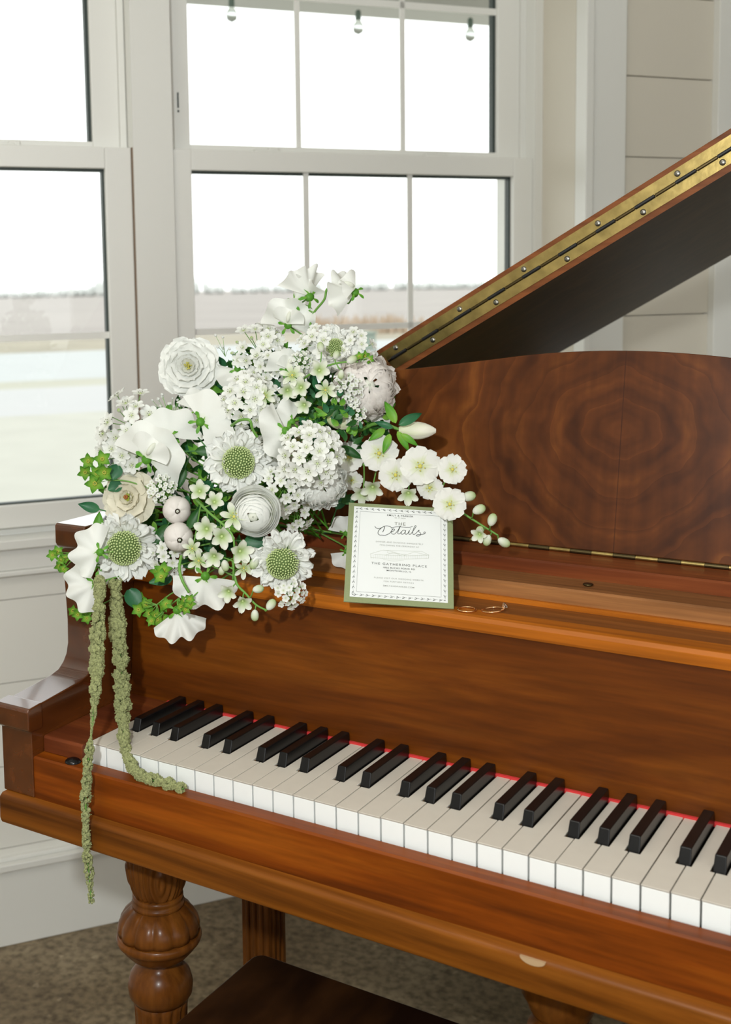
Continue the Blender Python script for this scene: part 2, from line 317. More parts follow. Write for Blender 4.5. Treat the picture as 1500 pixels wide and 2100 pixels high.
def window(name, s0, s1, lo, up_, muntl, muntu):
    """double hung: lo/up_ = (glass left, glass right) of the lower and the upper sash"""
    root = empty(name, wp((s0+s1)/2, .93, .046), kind='structure')
    bm = BM()
    wbox(bm, s0, s0+.012, .93, 1.02, .046, 1.55); wbox(bm, s1-.012, s1, .93, 1.02, .046, 1.55); wbox(bm, s0, s1, .93, 1.02, .046, .06); wbox(bm, s0, s1, .93, 1.02, 1.53, 1.55)
    build('window_frame', bm, VINYL, root, world=True)
    ls0, ls1 = s0, s1; l0, l1 = lo
    bm = BM(); wbox(bm, ls0, l0, .903, .93, .062, .741); wbox(bm, l1, ls1, .903, .93, .062, .741); wbox(bm, l0, l1, .903, .93, .703, .741); wbox(bm, l0, l1, .903, .93, .062, .103)
    sash = build('lower_sash', bm, VINYL, root, world=True, bevel=.002)
    bm = BM(); wbox(bm, l1-.004, l1, .915, .93, .103, .703); wbox(bm, l0, l1, .915, .93, .6985, .703); wbox(bm, l0, l1, .915, .93, .103, .106)
    build('gasket', bm, GASKET, sash, world=True, label='dark rubber gasket')
    bm = BM(); wbox(bm, l0, l1, .917, .919, .103, .703); build('pane', bm, glass, sash, world=True)
    bm = BM()
    for s in muntl: wbox(bm, s-.0055, s+.0055, .912, .916, .103, .703)
    wbox(bm, l0, l1, .912, .916, .397, .409)
    build('muntin_grid', bm, VINYL, sash, world=True)
    u0, u1 = up_
    bm = BM(); wbox(bm, s0+.012, u0, .934, .96, .72, 1.53); wbox(bm, u1, s1-.012, .934, .96, .72, 1.53); wbox(bm, u0, u1, .934, .96, .72, .754); wbox(bm, u0, u1, .934, .96, 1.49, 1.53)
    sash = build('upper_sash', bm, VINYL, root, world=True, bevel=.002)
    bm = BM(); wbox(bm, u1-.006, u1, .945, .96, .754, 1.49); build('gasket', bm, GASKET, sash, world=True, label='dark rubber gasket')
    bm = BM(); wbox(bm, u0, u1, .947, .949, .754, 1.49); build('pane', bm, glass, sash, world=True)
    bm = BM()
    for s in muntu: wbox(bm, s-.005, s+.005, .941, .946, .754, 1.49)
    wbox(bm, u0, u1, .941, .946, 1.033, 1.046)
    build('muntin_grid', bm, VINYL, sash, world=True)
    for q in (.25, .72):                                    # sash locks on the meeting rail
        s = s0+(s1-s0)*q; bm = BM(); wbox(bm, s-.028, s+.012, .912, .93, .741, .746); wbox(bm, s+.002, s+.022, .915, .926, .741, .750)
        build('sash_lock', bm, TRIMP, root, world=True, bevel=.002)
    if name == 'window_2':
        bm = BM(); wbox(bm, s0+.022, s0+.0245, .9325, .9345, .82, .848); wbox(bm, s0+.022, s0+.025, .9325, .9345, .812, .816); build('tilt_latch', bm, GASKET, root, world=True)
    return root
window('window_1', -.47, .3150, (-.44, .266), (-.43, .253), (-.205, .029), (-.205, .029))
window('window_2', .393, 1.1755, (.430, 1.129), (.439, 1.111), (.665, .892), (.664, .893))

# ------------------------------------------------------------------ outdoors
def ground(name, n0, n1, col, z=-1.0, s0=-60, s1=90, na=.05, ns=.8):
    bm = BM(); wbox(bm, s0, s1, n0, n1, z-.1, z); return build(name, bm, plain(name, col, rough=.9, noise_amt=na, nscale=ns), kind='structure')
ground('lawn', 1.0, 13.2, (.390, .385, .335), na=.04, ns=2)
ground('driveway', 13.2, 17.3, (.405, .405, .40), na=.01)
ground('lawn_strip', 17.3, 18.9, (0.359, 0.352, 0.287))
ground('gravel_yard', 18.9, 28.5, (.40, .415, .41), na=.02)
ground('grass_verge', 28.5, 36, (0.287, 0.258, 0.194), na=.15, ns=.6)
ground('ploughed_field', 36, 1500, (.29, .262, .24), s0=-900, s1=1500, na=.10, ns=.12)
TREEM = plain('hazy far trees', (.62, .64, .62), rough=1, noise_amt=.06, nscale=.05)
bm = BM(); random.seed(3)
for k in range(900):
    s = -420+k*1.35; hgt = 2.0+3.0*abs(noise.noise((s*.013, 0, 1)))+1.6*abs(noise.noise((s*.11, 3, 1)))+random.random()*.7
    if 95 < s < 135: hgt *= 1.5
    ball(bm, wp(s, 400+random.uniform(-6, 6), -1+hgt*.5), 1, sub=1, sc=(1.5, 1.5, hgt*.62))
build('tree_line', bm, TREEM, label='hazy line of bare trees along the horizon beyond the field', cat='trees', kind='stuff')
p = atn(726, 684, 24); bm = BM(); q = p.dot(WD); wbox(bm, q-.40, q+.38, 23.6, 24.4, -1.0, p.z, 0); wbox(bm, q-.45, q+.43, 23.55, 24.45, p.z, p.z+.05, 0)
recentre(build('utility_box', bm, plain('pale green box', (.25, .30, .25), rough=.6), bevel=.02, label='pale green utility box standing outside behind the top of the bouquet', cat='utility box'))
bm = BM(); random.seed(9)
for k in range(260):
    s = atn(random.uniform(660, 860), 650, 33).dot(WD); n = random.uniform(32, 35); hh = random.uniform(.25, .6)
    a = wp(s, n, -1); tube(bm, [a, a+Vector((random.uniform(-.1, .1), 0, hh))], .05, n=4, taper=.3)
recentre(build('dry_grass', bm, plain('orange dry grass', (.44, .34, .25), rough=.9), label='blurred orange dry grass at the edge of the field outside', cat='grass', kind='stuff'))
bm = BM(); wbox(bm, -3, 4, 2.05, 2.2, 1.32, 1.5); wbox(bm, -3, 4, 1.02, 2.2, 1.5, 1.56); build('trim_7', bm, plain('porch beam', (.5, .5, .48), rough=.6), kind='structure')
sl = empty('string_lights', atn(735, -60, 1.9), label='string of small unlit bulbs hanging outside above the right window', cat='string lights')
pts = [atn(x, y, 1.9)+Vector((0, 0, .0)) for x, y in ((300, -60), (475, -22), (735, 2), (965, 22), (1200, 10))]
bm = BM(); tube(bm, smoothpts(pts), .002, n=5); 
build('wire', bm, plain('grey wire', (.45, .47, .45), rough=.7), sl, world=True)
BULBG = plain('bulb glass', (.8, .85, .82), rough=.1, Transmission_Weight=.9); SOCK = plain('bulb socket', (.10, .15, .12), rough=.6)
for x, y in ((475, 5), (735, 32), (965, 48)):
    c = atn(x, y, 1.9); bm = BM(); lathe(bm, [(-.013, .004), (-.011, .0085), (.012, .0075), (.016, .004)], c=c, n=12); so = build('bulb_socket', bm, SOCK, sl, world=True, smooth=True)
    bm = BM(); lathe(bm, [(-.052, .002), (-.046, .013), (-.030, .017), (-.015, .008), (-.012, .006)], c=c, n=14); build('bulb', bm, BULBG, so, world=True, smooth=True)

# ================================================================== PIANO
PR = Vector((.6, .4, -.71))
piano = empty('grand_piano', PR, label='walnut grand piano with its lid raised and the keyboard open', cat='piano')
def P(name, bm, mat, parent=None, **k): return build(name, bm, mat, parent or piano, world=True, **k)
XR = 1.285                                            # right inner cheek
# keybed rail and key slip
def xprof(poly, x0, x1, mat, name, **k):
    bm = BM(); prism(bm, poly, lambda p: (x0, p[0], p[1]), lambda p: (x1, p[0], p[1])); return P(name, bm, mat, **k)
xprof([(-.034, -.101), (.30, -.101), (.30, -.0665), (-.031, -.0665), (-.036, -.070), (-.0365, -.094)], -.103, XR+.045, W_BED, 'keybed_rail', bevel=.0025)
bm = BM(); c = at(1092, 1938, -.0375)
a = [bm.verts.new((c.x+.011*math.cos(t_)-.0, -.0369, -.0690-.0055*max(0, math.sin(t_)))) for t_ in [math.pi*k/9 for k in range(10)]]; bm.faces.new(a)
e_ = bmesh.ops.extrude_face_region(bm, geom=list(bm.faces)); bmesh.ops.translate(bm, verts=[v for v in e_['geom'] if isinstance(v, bmesh.types.BMVert)], vec=(0, .004, 0))
P('chip_mark', bm, plain('bare chipped wood', (.42, .28, .15), rough=.7), label='pale chip in the finish')
xprof([(-.0245, -.0662), (-.006, -.0662), (-.006, -.0195), (-.0225, -.0195), (-.0245, -.0215)], -.0585, XR-.001, W_SLIP, 'key_slip')
xprof([(-.006, -.0662), (.30, -.0662), (.30, -.028), (-.006, -.028)], -.0585, XR-.001, BLACK, 'key_frame')
for x, px_ in ((-.0108, 0),):
    bm = BM(); ball(bm, (x, -.0135, -.0195), .0085, sub=3, sc=(1.1, 1, .55)); P('slip_knob', bm, EBONY, smooth=True, label='small glossy black knob')
# key blocks
for x0, x1 in ((-.058, -.002), (1.223, XR-.001)):
    bm = BM(); prism(bm, [(-.0088, -.0192), (.1415, -.0192), (.1415, .0012), (-.0068, -.0008), (-.0088, -.003)], lambda p: (x0, p[0], p[1]), lambda p: (x1, p[0], p[1])); P('key_block', bm, W_RED, bevel=.001)
# fallboard
xprof([(.142, -.003), (.1535, .1395), (.170, .1395), (.158, -.003)], -.058, XR-.001, W_FALL, 'fallboard')
xprof([(.1500, .1392), (.1490, .1420), (.1490, .1500), (.1515, .1538), (.156, .1548), (.175, .1548), (.175, .1392)], -.058, XR-.001, W_STRIP, 'fallboard_rail')
bm = BM(); box(bm, -.002, 1.223, .1395, .1425, -.002, .0022); P('felt_strip', bm, FELT, label='red felt strip behind the keys')
bm = BM(); a = at(872, 1454, .151); b2 = at(900, 1481, .149); tube(bm, [a, b2], .0002, n=4); P('scratch', bm, plain('scratch', (.6, .4, .25), rough=.6), label='thin pale scratch')
# ledges under the music desk
xprof([(.156, .12), (.156, .1545), (.2165, .1545), (.2165, .12)], -.058, XR-.001, W_LEDGE, 'front_shelf')
xprof([(.2165, .12), (.2165, .1575), (.2195, .1590), (.2235, .1590), (.2235, .12)], -.058, XR-.001, W_STRIP, 'bead_moulding')
xprof([(.2235, .12), (.2235, .1725), (.2255, .1745), (.270, .1745), (.270, .12)], -.058, XR-.001, W_TAN, 'lower_rail')
xprof([(.270, .12), (.270, .1870), (.272, .1890), (.385, .1890), (.385, .12)], -.058, XR-.001, W_RED, 'upper_rail')
bm = BM(); q = at(1202, 1210, .24); lathe(bm, [(0, .0035), (.0016, .0055), (.0024, .0045), (.0024, .001)], c=Vector((q.x, .247, .1745)), n=20); P('stud', bm, BRASSD, smooth=True, label='small dark brass stud')
# desk hinge
bm = BM(); x = .02; k = 0
while x < .92:
    x1 = min(x+.0235, .92); tube(bm, [(x+.0002, .3225, .1912), (x1-.0002, .3225, .1912)], .0028 if k % 2 else .0026, n=14, mat=k % 2); x = x1; k += 1
P('desk_hinge', bm, [BRASS, BRASSD], smooth=False)
bm = BM(); box(bm, .02, .92, .3235, .33, .1888, .1896); P('hinge_leaf', bm, BRASSD)
# music desk
T = math.radians(10)
left = [(.0536, 0.004), (.0655, .0195), (.0961, .0768), (.1192, .1327), (.1308, .1756), (.1374, .2029), (.1430, .2105), (.1500, .2145), (.1587, .2153), (.1669, .2124), (.1741, .2059), (.1812, .1995), (.1894, .1968), (.2011, .197), (.2203, .1991), (.2454, .202), (.3061, .21), (.3639, .2176), (.4194, .2217), (.4650, .2228)]
ol = left+[(.93-x, y) for x, y in left[-2::-1]]
ol = [(p.x, p.y) for p in [q for q in smoothpts([Vector((x, y, 0)) for x, y in ol], 3)]]
def dk(p, t_): return Vector((p[0], .3257+math.sin(T)*p[1]+math.cos(T)*t_, .1886+math.cos(T)*p[1]-math.sin(T)*t_))
bm = BM(); prism(bm, ol, lambda p: dk(p, 0), lambda p: dk(p, .011)); P('music_desk', bm, W_DESK, bevel=.0012)
# cheeks (arms) with the curved front and moulded tops
def cheek(x0, x1):
    outer = [(-.030, .0335), (.052, .0415), (.066, .0450), (.0745, .0515), (.0805, .0600), (.0838, .0720), (.0846, .10), (.0825, .14), (.0790, .1855), (.0715, .1915), (.0695, .1950), (.0695, .2150), (.0720, .2175), (.400, .2175), (.400, -.066), (-.0265, -.066), (-.0265, .0075), (-.0290, .0090)]
    bm = BM(); prism(bm, outer, lambda p: (x0, p[0], p[1]), lambda p: (x1, p[0], p[1])); return P('cheek', bm, W_DARK, bevel=.0018)
cheek(-.104, -.0585); cheek(XR, XR+.045)
for xa, xb in ((-.1075, -.0565), (XR-.002, XR+.048)):
    bm = BM(); prism(bm, [(-.0325, .0120), (-.0325, .0325), (-.0300, .0352), (-.0100, .0372), (-.0100, .0085), (-.0290, .0085)], lambda p: (xa, p[0], p[1]), lambda p: (xb, p[0], p[1])); P('arm_cap', bm, W_DARK, bevel=.0015)
# case rim behind
rim = [(-.104, .40), (-.104, 1.00), (-.06, 1.30), (.06, 1.42), (.24, 1.40), (.42, 1.20), (.62, .98), (.95, .85), (1.22, .74), (XR+.045, .58), (XR+.045, .40)]
rim = [(p.x, p.y) for p in smoothpts([Vector((x, y, 0)) for x, y in rim], 5)]
cx, cy = .45, .75
bm = BM(); n = len(rim); V = []
for f, z in ((1, -.10), (1, .2175), (.955, .2175), (.955, -.10)): V.append([bm.verts.new((cx+(x-cx)*f if f < 1 else x, (cy+(y-cy)*f) if (f < 1 and y > .45) else y, z)) for x, y in rim])
for i in range(n-1):
    for a in range(4): bm.faces.new((V[a][i], V[a][i+1], V[(a+1) % 4][i+1], V[(a+1) % 4][i]))
P('case_rim', bm, W_DARK)
bm = BM(); bm.faces.new([bm.verts.new((cx+(x-cx)*.96, y, .12)) for x, y in rim]); f = bmesh.ops.extrude_face_region(bm, geom=list(bm.faces)); bmesh.ops.translate(bm, verts=[v for v in f['geom'] if isinstance(v, bmesh.types.BMVert)], vec=(0, 0, -.02)); P('cast_iron_plate', bm, plain('plate gold', (.35, .25, .08), rough=.4, metal=.7))
bm = BM(); bm.faces.new([bm.verts.new((cx+(x-cx)*.99, y, -.06)) for x, y in [(-.1, .0), (XR+.04, .0)]+rim[::-1]]); f = bmesh.ops.extrude_face_region(bm, geom=list(bm.faces)); bmesh.ops.translate(bm, verts=[v for v in f['geom'] if isinstance(v, bmesh.types.BMVert)], vec=(0, 0, -.035)); P('underside', bm, W_UNDER)
# lid: hinged on the spine, raised; the front flap is folded back onto it
LA = math.atan(.5684); LO = Vector((-.104, 0, .2175))
LM = Matrix.Translation(LO) @ Matrix.Rotation(-LA, 4, 'Y')
def lidbox(bm, x0, x1, y0, y1, z0, z1, mat=0): return box(bm, x0, x1, y0, y1, z0, z1, F=lambda v: LM @ v, mat=mat)
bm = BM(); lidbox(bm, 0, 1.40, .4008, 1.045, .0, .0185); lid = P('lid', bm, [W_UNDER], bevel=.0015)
bm = BM(); lidbox(bm, 0, 1.40, .4002, .4012, -.0004, .0187); P('lid_edge', bm, W_LIDEDGE, parent=lid)
bm = BM(); lidbox(bm, 0, 1.40, .4002, .74, .0200, .0385); flap = P('lid_flap', bm, W_LIDEDGE, bevel=.0015)
bm = BM(); lidbox(bm, .05, 1.36, .3985, .4004, .0062, .0182)
P('hinge_leaf', bm, BRASS, parent=lid)
bm = BM(); lidbox(bm, .05, 1.36, .3985, .4004, .0205, .0325); P('hinge_leaf', bm, BRASS, parent=flap)
bm = BM(); x = .05; k = 0
while x < 1.36:
    d = .0245; yy = .3978 if k % 2 else .3992
    tube(bm, [LM @ Vector((x+.0004, yy, .0193)), LM @ Vector((x+d-.0004, yy, .0193))], .0021, n=12, mat=k % 2); x += d; k += 1
P('piano_hinge', bm, [BRASSD, BLACK])
scr = [(812, 713), (888, 697), (943, 634), (1018, 620), (1075, 552), (1164, 531), (1227, 458), (1320, 435), (1390, 356), (1483, 333)]
li = LM.inverted()
for i, s_ in enumerate(scr):
    q = li @ at(*s_, .3985); bm = BM(); lathe(bm, [(-.0014, .0029), (-.0008, .0033), (0, .0033)], n=18, M=(Matrix.Rotation(math.pi/2, 4, 'X') @ Matrix.Identity(4)).inverted())
    bm2 = BM(); lathe(bm2, [(-.0010, .0034), (.0006, .0034), (.0013, .0020), (.0016, .0006)], n=20)
    bm.free(); Mx = LM @ Matrix.Translation((q.x, .3985, q.z)) @ Matrix.Rotation(math.pi/2, 4, 'X'); bm2.transform(Mx)
    sc_ = P('screw', bm2, STEEL, parent=(flap if i % 2 == 0 else lid), smooth=True)
# keys
KP = .0235
blk = {0: None}
pat = [(1, -.0028), (1, 0), (1, .0028), (0, 0), (1, -.0022), (1, .0022), (0, 0)]       # after F, G, A, B, C, D, E
KL, BL0, NW = .1408, .0525, .0067
def gap(i):                                            # black key centre after white i, or None
    if i < 0 or i >= 51: return None
    p = pat[i % 7]; return (i+1)*KP+p[1] if p[0] else None
for i in range(52):
    x0, x1 = i*KP+.0005, (i+1)*KP-.0005; gl, gr = gap(i-1), gap(i)
    random.seed(i); dz = random.uniform(-.0003, .0003)
    xl = gl+NW if gl else x0; xr = gr-NW if gr else x1
    poly = [(x0, 0), (x1, 0)]
    if gr: poly += [(x1, BL0-.0025), (xr, BL0-.0025)]
    poly += [(xr, KL), (xl, KL)]
    if gl: poly += [(xl, BL0-.0025), (x0, BL0-.0025)]
    bm = BM(); prism(bm, poly, lambda p: (p[0], p[1]+.0012, -.0022+dz), lambda p: (p[0], p[1], 0+dz), mat=0)
    prism(bm, [(x0+.0003, .0012), (x1-.0003, .0012), (x1-.0003, .05), (x0+.0003, .05)], lambda p: (p[0], p[1], -.0245), lambda p: (p[0], p[1], -.0021+dz), mat=1)
    prism(bm, [(xl+.0003, .05), (xr-.0003, .05), (xr-.0003, KL), (xl+.0003, KL)], lambda p: (p[0], p[1], -.0245), lambda p: (p[0], p[1], -.0021+dz), mat=2)
    P('white_key', bm, [IVORY, IVFRONT, KEYWOOD], bevel=.0005)
for i in range(51):
    c = gap(i)
    if c is None: continue
    bm = BM(); z0, z1, y0, y1 = -.006, .0118, BL0, .1412
    ring = lambda y, z, hw: [bm.verts.new((c-hw, y, z)), bm.verts.new((c+hw, y, z))]
    a = ring(y0, z0, .0056)+ring(y1, z0, .0056)[::-1]; t_ = ring(y0+.0062, z1, .0047)+ring(y1, z1, .0047)[::-1]
    bm.faces.new(a[::-1]); bm.faces.new(t_)
    for k in range(4): bm.faces.new((a[k], a[(k+1) % 4], t_[(k+1) % 4], t_[k]))
    P('black_key', bm, EBONY, bevel=.0011)
# legs
def leg_turned(cx, cy):
    c = Vector((cx, cy, 0)); bm = BM()
    pr = [(-.71, .018), (-.700, .026), (-.66, .030), (-.63, .022), (-.62, .028), (-.60, .030), (-.585, .0235)]
    lathe(bm, pr+[(-.56, .0240), (-.45, .0270), (-.335, .0305), (-.322, .0325)], c=c, n=96, rf=lambda a, z: 1-(.10*max(0, math.cos(a*14))**2 if (-.575 < z < -.332) else 0))
    leg = P('leg', bm, W_LEG, smooth=True)
    bm = BM(); lathe(bm, [(-.325, .0325), (-.318, .0365), (-.308, .0375), (-.296, .0345), (-.286, .0265), (-.281, .0200), (-.276, .0205)], c=c, n=48); P('collar', bm, W_LEG, parent=leg, smooth=True)
    pf = [(-.278, .0205)]+[(-.276+.0010*k*6.2/6, .0) for k in range(0)]
    pf += [(-.276, .026), (-.270, .0350), (-.262, .0420), (-.256, .0452), (-.2545, .0478), (-.2505, .0490), (-.2465, .0478), (-.245, .0460)]
    lathe_p = [(-.244, .0470), (-.238, .0474), (-.230, .0455), (-.222, .0405), (-.215, .0330), (-.212, .0285)]
    bm = BM(); lathe(bm, pf, c=c, n=96); lathe(bm, lathe_p, c=c, n=128, rf=lambda a, z: 1-.07*(1-abs(math.sin(a*6))**.5)); P('bulb', bm, W_LEG, parent=leg, smooth=True)
    bm = BM(); lathe(bm, [(-.214, .0270), (-.2125, .0300), (-.2085, .0300), (-.2070, .0275), (-.2045, .0290), (-.2005, .0290), (-.199, .0262)], c=c, n=64); P('ring', bm, W_LEG, parent=leg, smooth=True)
    def carve(a, z):
        k = ((a*4/(2*math.pi)) % 1)-.5; q = (z+.160)/.045
        d = math.hypot(k*3.0, q*1.0+.3); return 1-.075*(.5+.5*math.cos(d*15))*(1 if abs(k) < .42 else 0)-.07*(1 if abs(k) > .45 else 0)
    pc = []
    for k in range(41):
        u = k/40; z = -.200+u*.100; r = .0262+.0105*math.sin(math.pi*min(1, u*1.05)**.8)**1 if u < .75 else .0300+.006*(u-.75)/.25; pc.append((z, r))
    bm = BM(); lathe(bm, pc, c=c, n=160, rf=carve); P('carved_capital', bm, W_LEG, parent=leg, smooth=True)
    return leg
leg_turned(.0245, .080); leg_turned(XR-.03, .080)
def leg_square(cx, cy, w_):
    bm = BM(); h = w_/2
    for z0, z1, e in ((-.71, -.66, .006), (-.66, -.10, 0)): box(bm, cx-h-e, cx+h+e, cy-h-e, cy+h+e, z0, z1)
    for k in (-1, 0, 1): box(bm, cx+k*h*.5-.003, cx+k*h*.5+.003, cy-h-.003, cy-h+.002, -.64, -.14)
    for k in (-1, 0, 1): box(bm, cx+h-.002, cx+h+.003, cy+k*h*.5-.003, cy+k*h*.5+.003, -.64, -.14)
    return P('leg', bm, W_LEG, bevel=.003)
leg_square(-.035, .385, .045); leg_square(.16, 1.25, .045)
# pedal lyre
ly = empty('pedal_lyre', Vector((.60, .12, -.71))); ly.parent = piano; ly.matrix_parent_inverse = Matrix(); ly.location = Vector((.60, .12, -.71))-PR
for x in (.496, .70):
    bm = BM(); c = Vector((x, .08, 0)); lathe(bm, [(-.60, .014), (-.50, .020), (-.40, .016), (-.30, .026), (-.26, .017), (-.235, .0215), (-.225, .0295), (-.210, .0325), (-.198, .0300), (-.188, .0225), (-.184, .0270), (-.178, .0300), (-.174, .0310), (-.165, .036), (-.14, .038), (-.101, .038)], c=c, n=48)
    build('lyre_post', bm, W_LEG, ly, world=True, smooth=True)
bm = BM(); box(bm, .46, .74, .05, .11, -.64, -.60); build('lyre_box', bm, W_DARK, ly, world=True, bevel=.004)
for x in (.55, .60, .65):
    bm = BM(); tube(bm, [(x, .06, -.635), (x, -.01, -.645), (x, -.05, -.655)], .007, n=10); build('pedal', bm, BRASS, ly, world=True, smooth=True)

# ================================================================== BENCH
bench = empty('piano_bench', Vector((.55, -.10, -.71)), label='dark wooden piano bench with rounded top corners under the keyboard', cat='bench')
def rrect(x0, x1, y0, y1, r, n=6):
    out = []
    for cx_, cy_, a0 in ((x1-r, y1-r, 0), (x0+r, y1-r, 90), (x0+r, y0+r, 180), (x1-r, y0+r, 270)):
        for k in range(n+1): a = math.radians(a0+90*k/n); out.append((cx_+r*math.cos(a), cy_+r*math.sin(a)))
    return out
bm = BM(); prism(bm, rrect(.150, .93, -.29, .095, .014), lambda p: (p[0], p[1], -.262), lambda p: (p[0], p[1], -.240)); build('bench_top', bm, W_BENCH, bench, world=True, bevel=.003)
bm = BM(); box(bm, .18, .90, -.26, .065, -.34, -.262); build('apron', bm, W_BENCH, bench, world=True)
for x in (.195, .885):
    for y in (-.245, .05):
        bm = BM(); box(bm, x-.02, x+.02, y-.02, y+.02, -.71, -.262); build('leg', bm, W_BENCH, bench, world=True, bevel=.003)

# ================================================================== DETAILS CARD
CB = Vector((.2548, .1102, .1627)); CU = (Vector((.3526, .1634, .1555))-CB).normalized(); CV0 = (Vector((.2194, .187, .2497))-CB)
CV = (CV0-CU*CV0.dot(CU)).normalized(); CW, CH = .1116, .1213; CN = CU.cross(CV)
CM = Matrix((CU, CV, CN)).transposed().to_4x4(); CM.translation = CB
card = empty('invitation_card', CM, label='square details card with sage green border leaning on the piano below the flowers', cat='card')
def C(name, bm, mat, parent=None, **k): return build(name, bm, mat, parent or card, **k)
bm = BM(); box(bm, 0, CW, 0, CH, -.0012, 0); C('backing_card', bm, SAGE, label='sage green backing card')
bm = BM(); box(bm, CW*.052, CW*.947, CH*.050, CH*.962, 0, .0005); paper = C('printed_sheet', bm, CARD, label='white printed sheet')
def uv(u, v, h=.0007): return Vector((CW*u, CH*(1-v), h))
def text(name, s, u, v, width, size_v, mat, spacing=1.0, bold=0):
    cu = bpy.data.curves.new(name, 'FONT'); cu.body = s; cu.align_x = 'CENTER'; cu.align_y = 'CENTER'; cu.size = 1; cu.space_character = spacing; cu.offset = bold
    o = bpy.data.objects.new(name, cu); COL.objects.link(o); bpy.context.view_layer.update()
    dg = bpy.context.evaluated_depsgraph_get(); me = bpy.data.meshes.new_from_object(o.evaluated_get(dg)); COL.objects.unlink(o); bpy.data.objects.remove(o)
    xs = [q.co.x for q in me.vertices]; ys = [q.co.y for q in me.vertices]; wd = max(xs)-min(xs); ht = max(ys)-min(ys)
    sx = CW*width/wd; sy = CH*size_v/ht; c = uv(u, v); mx_, my_ = (max(xs)+min(xs))/2, (max(ys)+min(ys))/2
    for q in me.vertices: q.co = Vector(((q.co.x-mx_)*sx+c.x, (q.co.y-my_)*sy+c.y, .0007))
    me.materials.append(mat); o = bpy.data.objects.new('text_line', me); COL.objects.link(o); o.parent = paper; return o
TX = .497
text('a', 'EMILY & PARKER', TX, .112, .25, .017, INK, 1.12, .006); text('b', '05.17.2025', TX, .136, .105, .011, INKG, 1.1, .004)
text('c', 'THE', TX, .196, .105, .031, INKG, 1.15, .008)
text('d', 'DINNER AND DANCING IMMEDIATELY', TX, .392, .445, .0145, INKG, 1.2); text('e', 'FOLLOWING THE CEREMONY AT', TX, .424, .37, .0145, INKG, 1.2)
text('f', 'THE GATHERING PLACE', TX, .612, .515, .022, INK, 1.25); text('g', '1866 BUCKS POND RD', TX, .648, .295, .0155, INK, 1.1, .006); text('h', 'MONTICELLO, IL', TX, .676, .228, .0155, INK, 1.1, .006)
text('i', 'PLEASE VISIT OUR WEDDING WEBSITE', TX, .752, .455, .0135, INKG, 1.2); text('j', 'FOR FURTHER DETAILS', TX, .783, .275, .0135, INKG, 1.2); text('k', 'EMILYANDPARKER.COM', TX, .826, .285, .014, INKG, 1.15, .004)
def cc(x, y):                                           # card coordinates from the layout sketch of the card
    top = 68+(x-145)*.118; bot = 847+(x-85)*.0438; v = (y-top)/(bot-top); l = 145-60*v; r = 925+28*v; return (x-l)/(r-l), v
def stroke(bm, pts, r=.00022, n=5, sm=5, h=.0007):
    P3 = [uv(*cc(x, y), h) for x, y in pts]; tube(bm, smoothpts(P3, sm) if sm else P3, r, n=n)
bm = BM()
stroke(bm, [(338, 272), (342, 280), (356, 291), (375, 291), (398, 281), (428, 272), (462, 285), (470, 306), (452, 330), (420, 345), (392, 344), (372, 342), (361, 328), (368, 306), (388, 288)], .00030)
stroke(bm, [(404, 276), (412, 284), (405, 304), (397, 320)], .00036)
stroke(bm, [(458, 318), (472, 318), (488, 308), (484, 299), (470, 304), (463, 322), (470, 337), (488, 338), (505, 322), (520, 300), (532, 276), (528, 290), (515, 320), (514, 336), (526, 338), (542, 322)], .00028)
stroke(bm, [(470, 287), (510, 283), (560, 288), (605, 290), (626, 284)], .00022)
stroke(bm, [(572, 316), (558, 311), (543, 320), (538, 336), (550, 343), (566, 330), (574, 314), (568, 334), (576, 345), (590, 334), (602, 314), (596, 336), (604, 346), (618, 334), (640, 304), (652, 284), (644, 280), (632, 304), (626, 334), (634, 348), (650, 338), (668, 320), (676, 316), (672, 326), (686, 338), (686, 352), (668, 361), (652, 356), (664, 350), (690, 350), (712, 346), (722, 338), (718, 330), (710, 336), (716, 345)], .00028)
stroke(bm, [(606, 303), (608, 305)], .0004, sm=0)
build('script_lettering', bm, INK, paper)
bm = BM()
for a in ([(300, 488), (400, 460), (455, 470), (570, 505)], [(300, 488), (302, 515), (420, 528), (545, 532), (745, 530)], [(405, 462), (700, 478), (752, 505), (750, 530)], [(415, 500), (480, 478), (540, 508)],
          [(330, 492), (440, 500), (560, 508), (752, 506)], [(440, 462), (430, 480), (455, 486), (575, 498)], [(560, 505), (640, 480), (735, 505)]): stroke(bm, a, .00010, sm=0, n=4)
for x in range(306, 750, 17): stroke(bm, [(x, 494+.02*(x-300)), (x+1, 524+.02*(x-300))], .00007, sm=0, n=4)
stroke(bm, [(400, 532), (480, 545), (560, 540)], .00008, n=4)
build('building_drawing', bm, plain('pale drawing ink', (.40, .42, .34), rough=.7), paper)
bm = BM(); i0, i1, j0, j1 = .112, .886, .090, .900
for a in ([(i0, j0), (i1, j0)], [(i1, j0), (i1, j1)], [(i1, j1), (i0, j1)], [(i0, j1), (i0, j0)]): tube(bm, [uv(*a[0]), uv(*a[1])], .00010, n=4)
q0, q1, w0, w1 = .080, .920, .060, .930
def sprig(c, d, nrm):
    for sg, off in ((1, 0), (-1, .35)):
        e = c+d*(.0011*off); q = e+d*.0022+nrm*(.0011*sg); tube(bm, [e, e*.5+q*.5+nrm*.0003*sg, q], .00020, n=4)
    tube(bm, smoothpts([c-d*.0022, c-d*.0008+nrm*.0005, c+d*.0008-nrm*.0005, c+d*.0026], 3), .00010, n=4)
for k in range(15):
    u = q0+.03+(q1-q0-.06)*k/14
    sprig(uv(u, w0), Vector((1, 0, 0)), Vector((0, 1, 0))); sprig(uv(u, w1), Vector((-1, 0, 0)), Vector((0, 1, 0)))
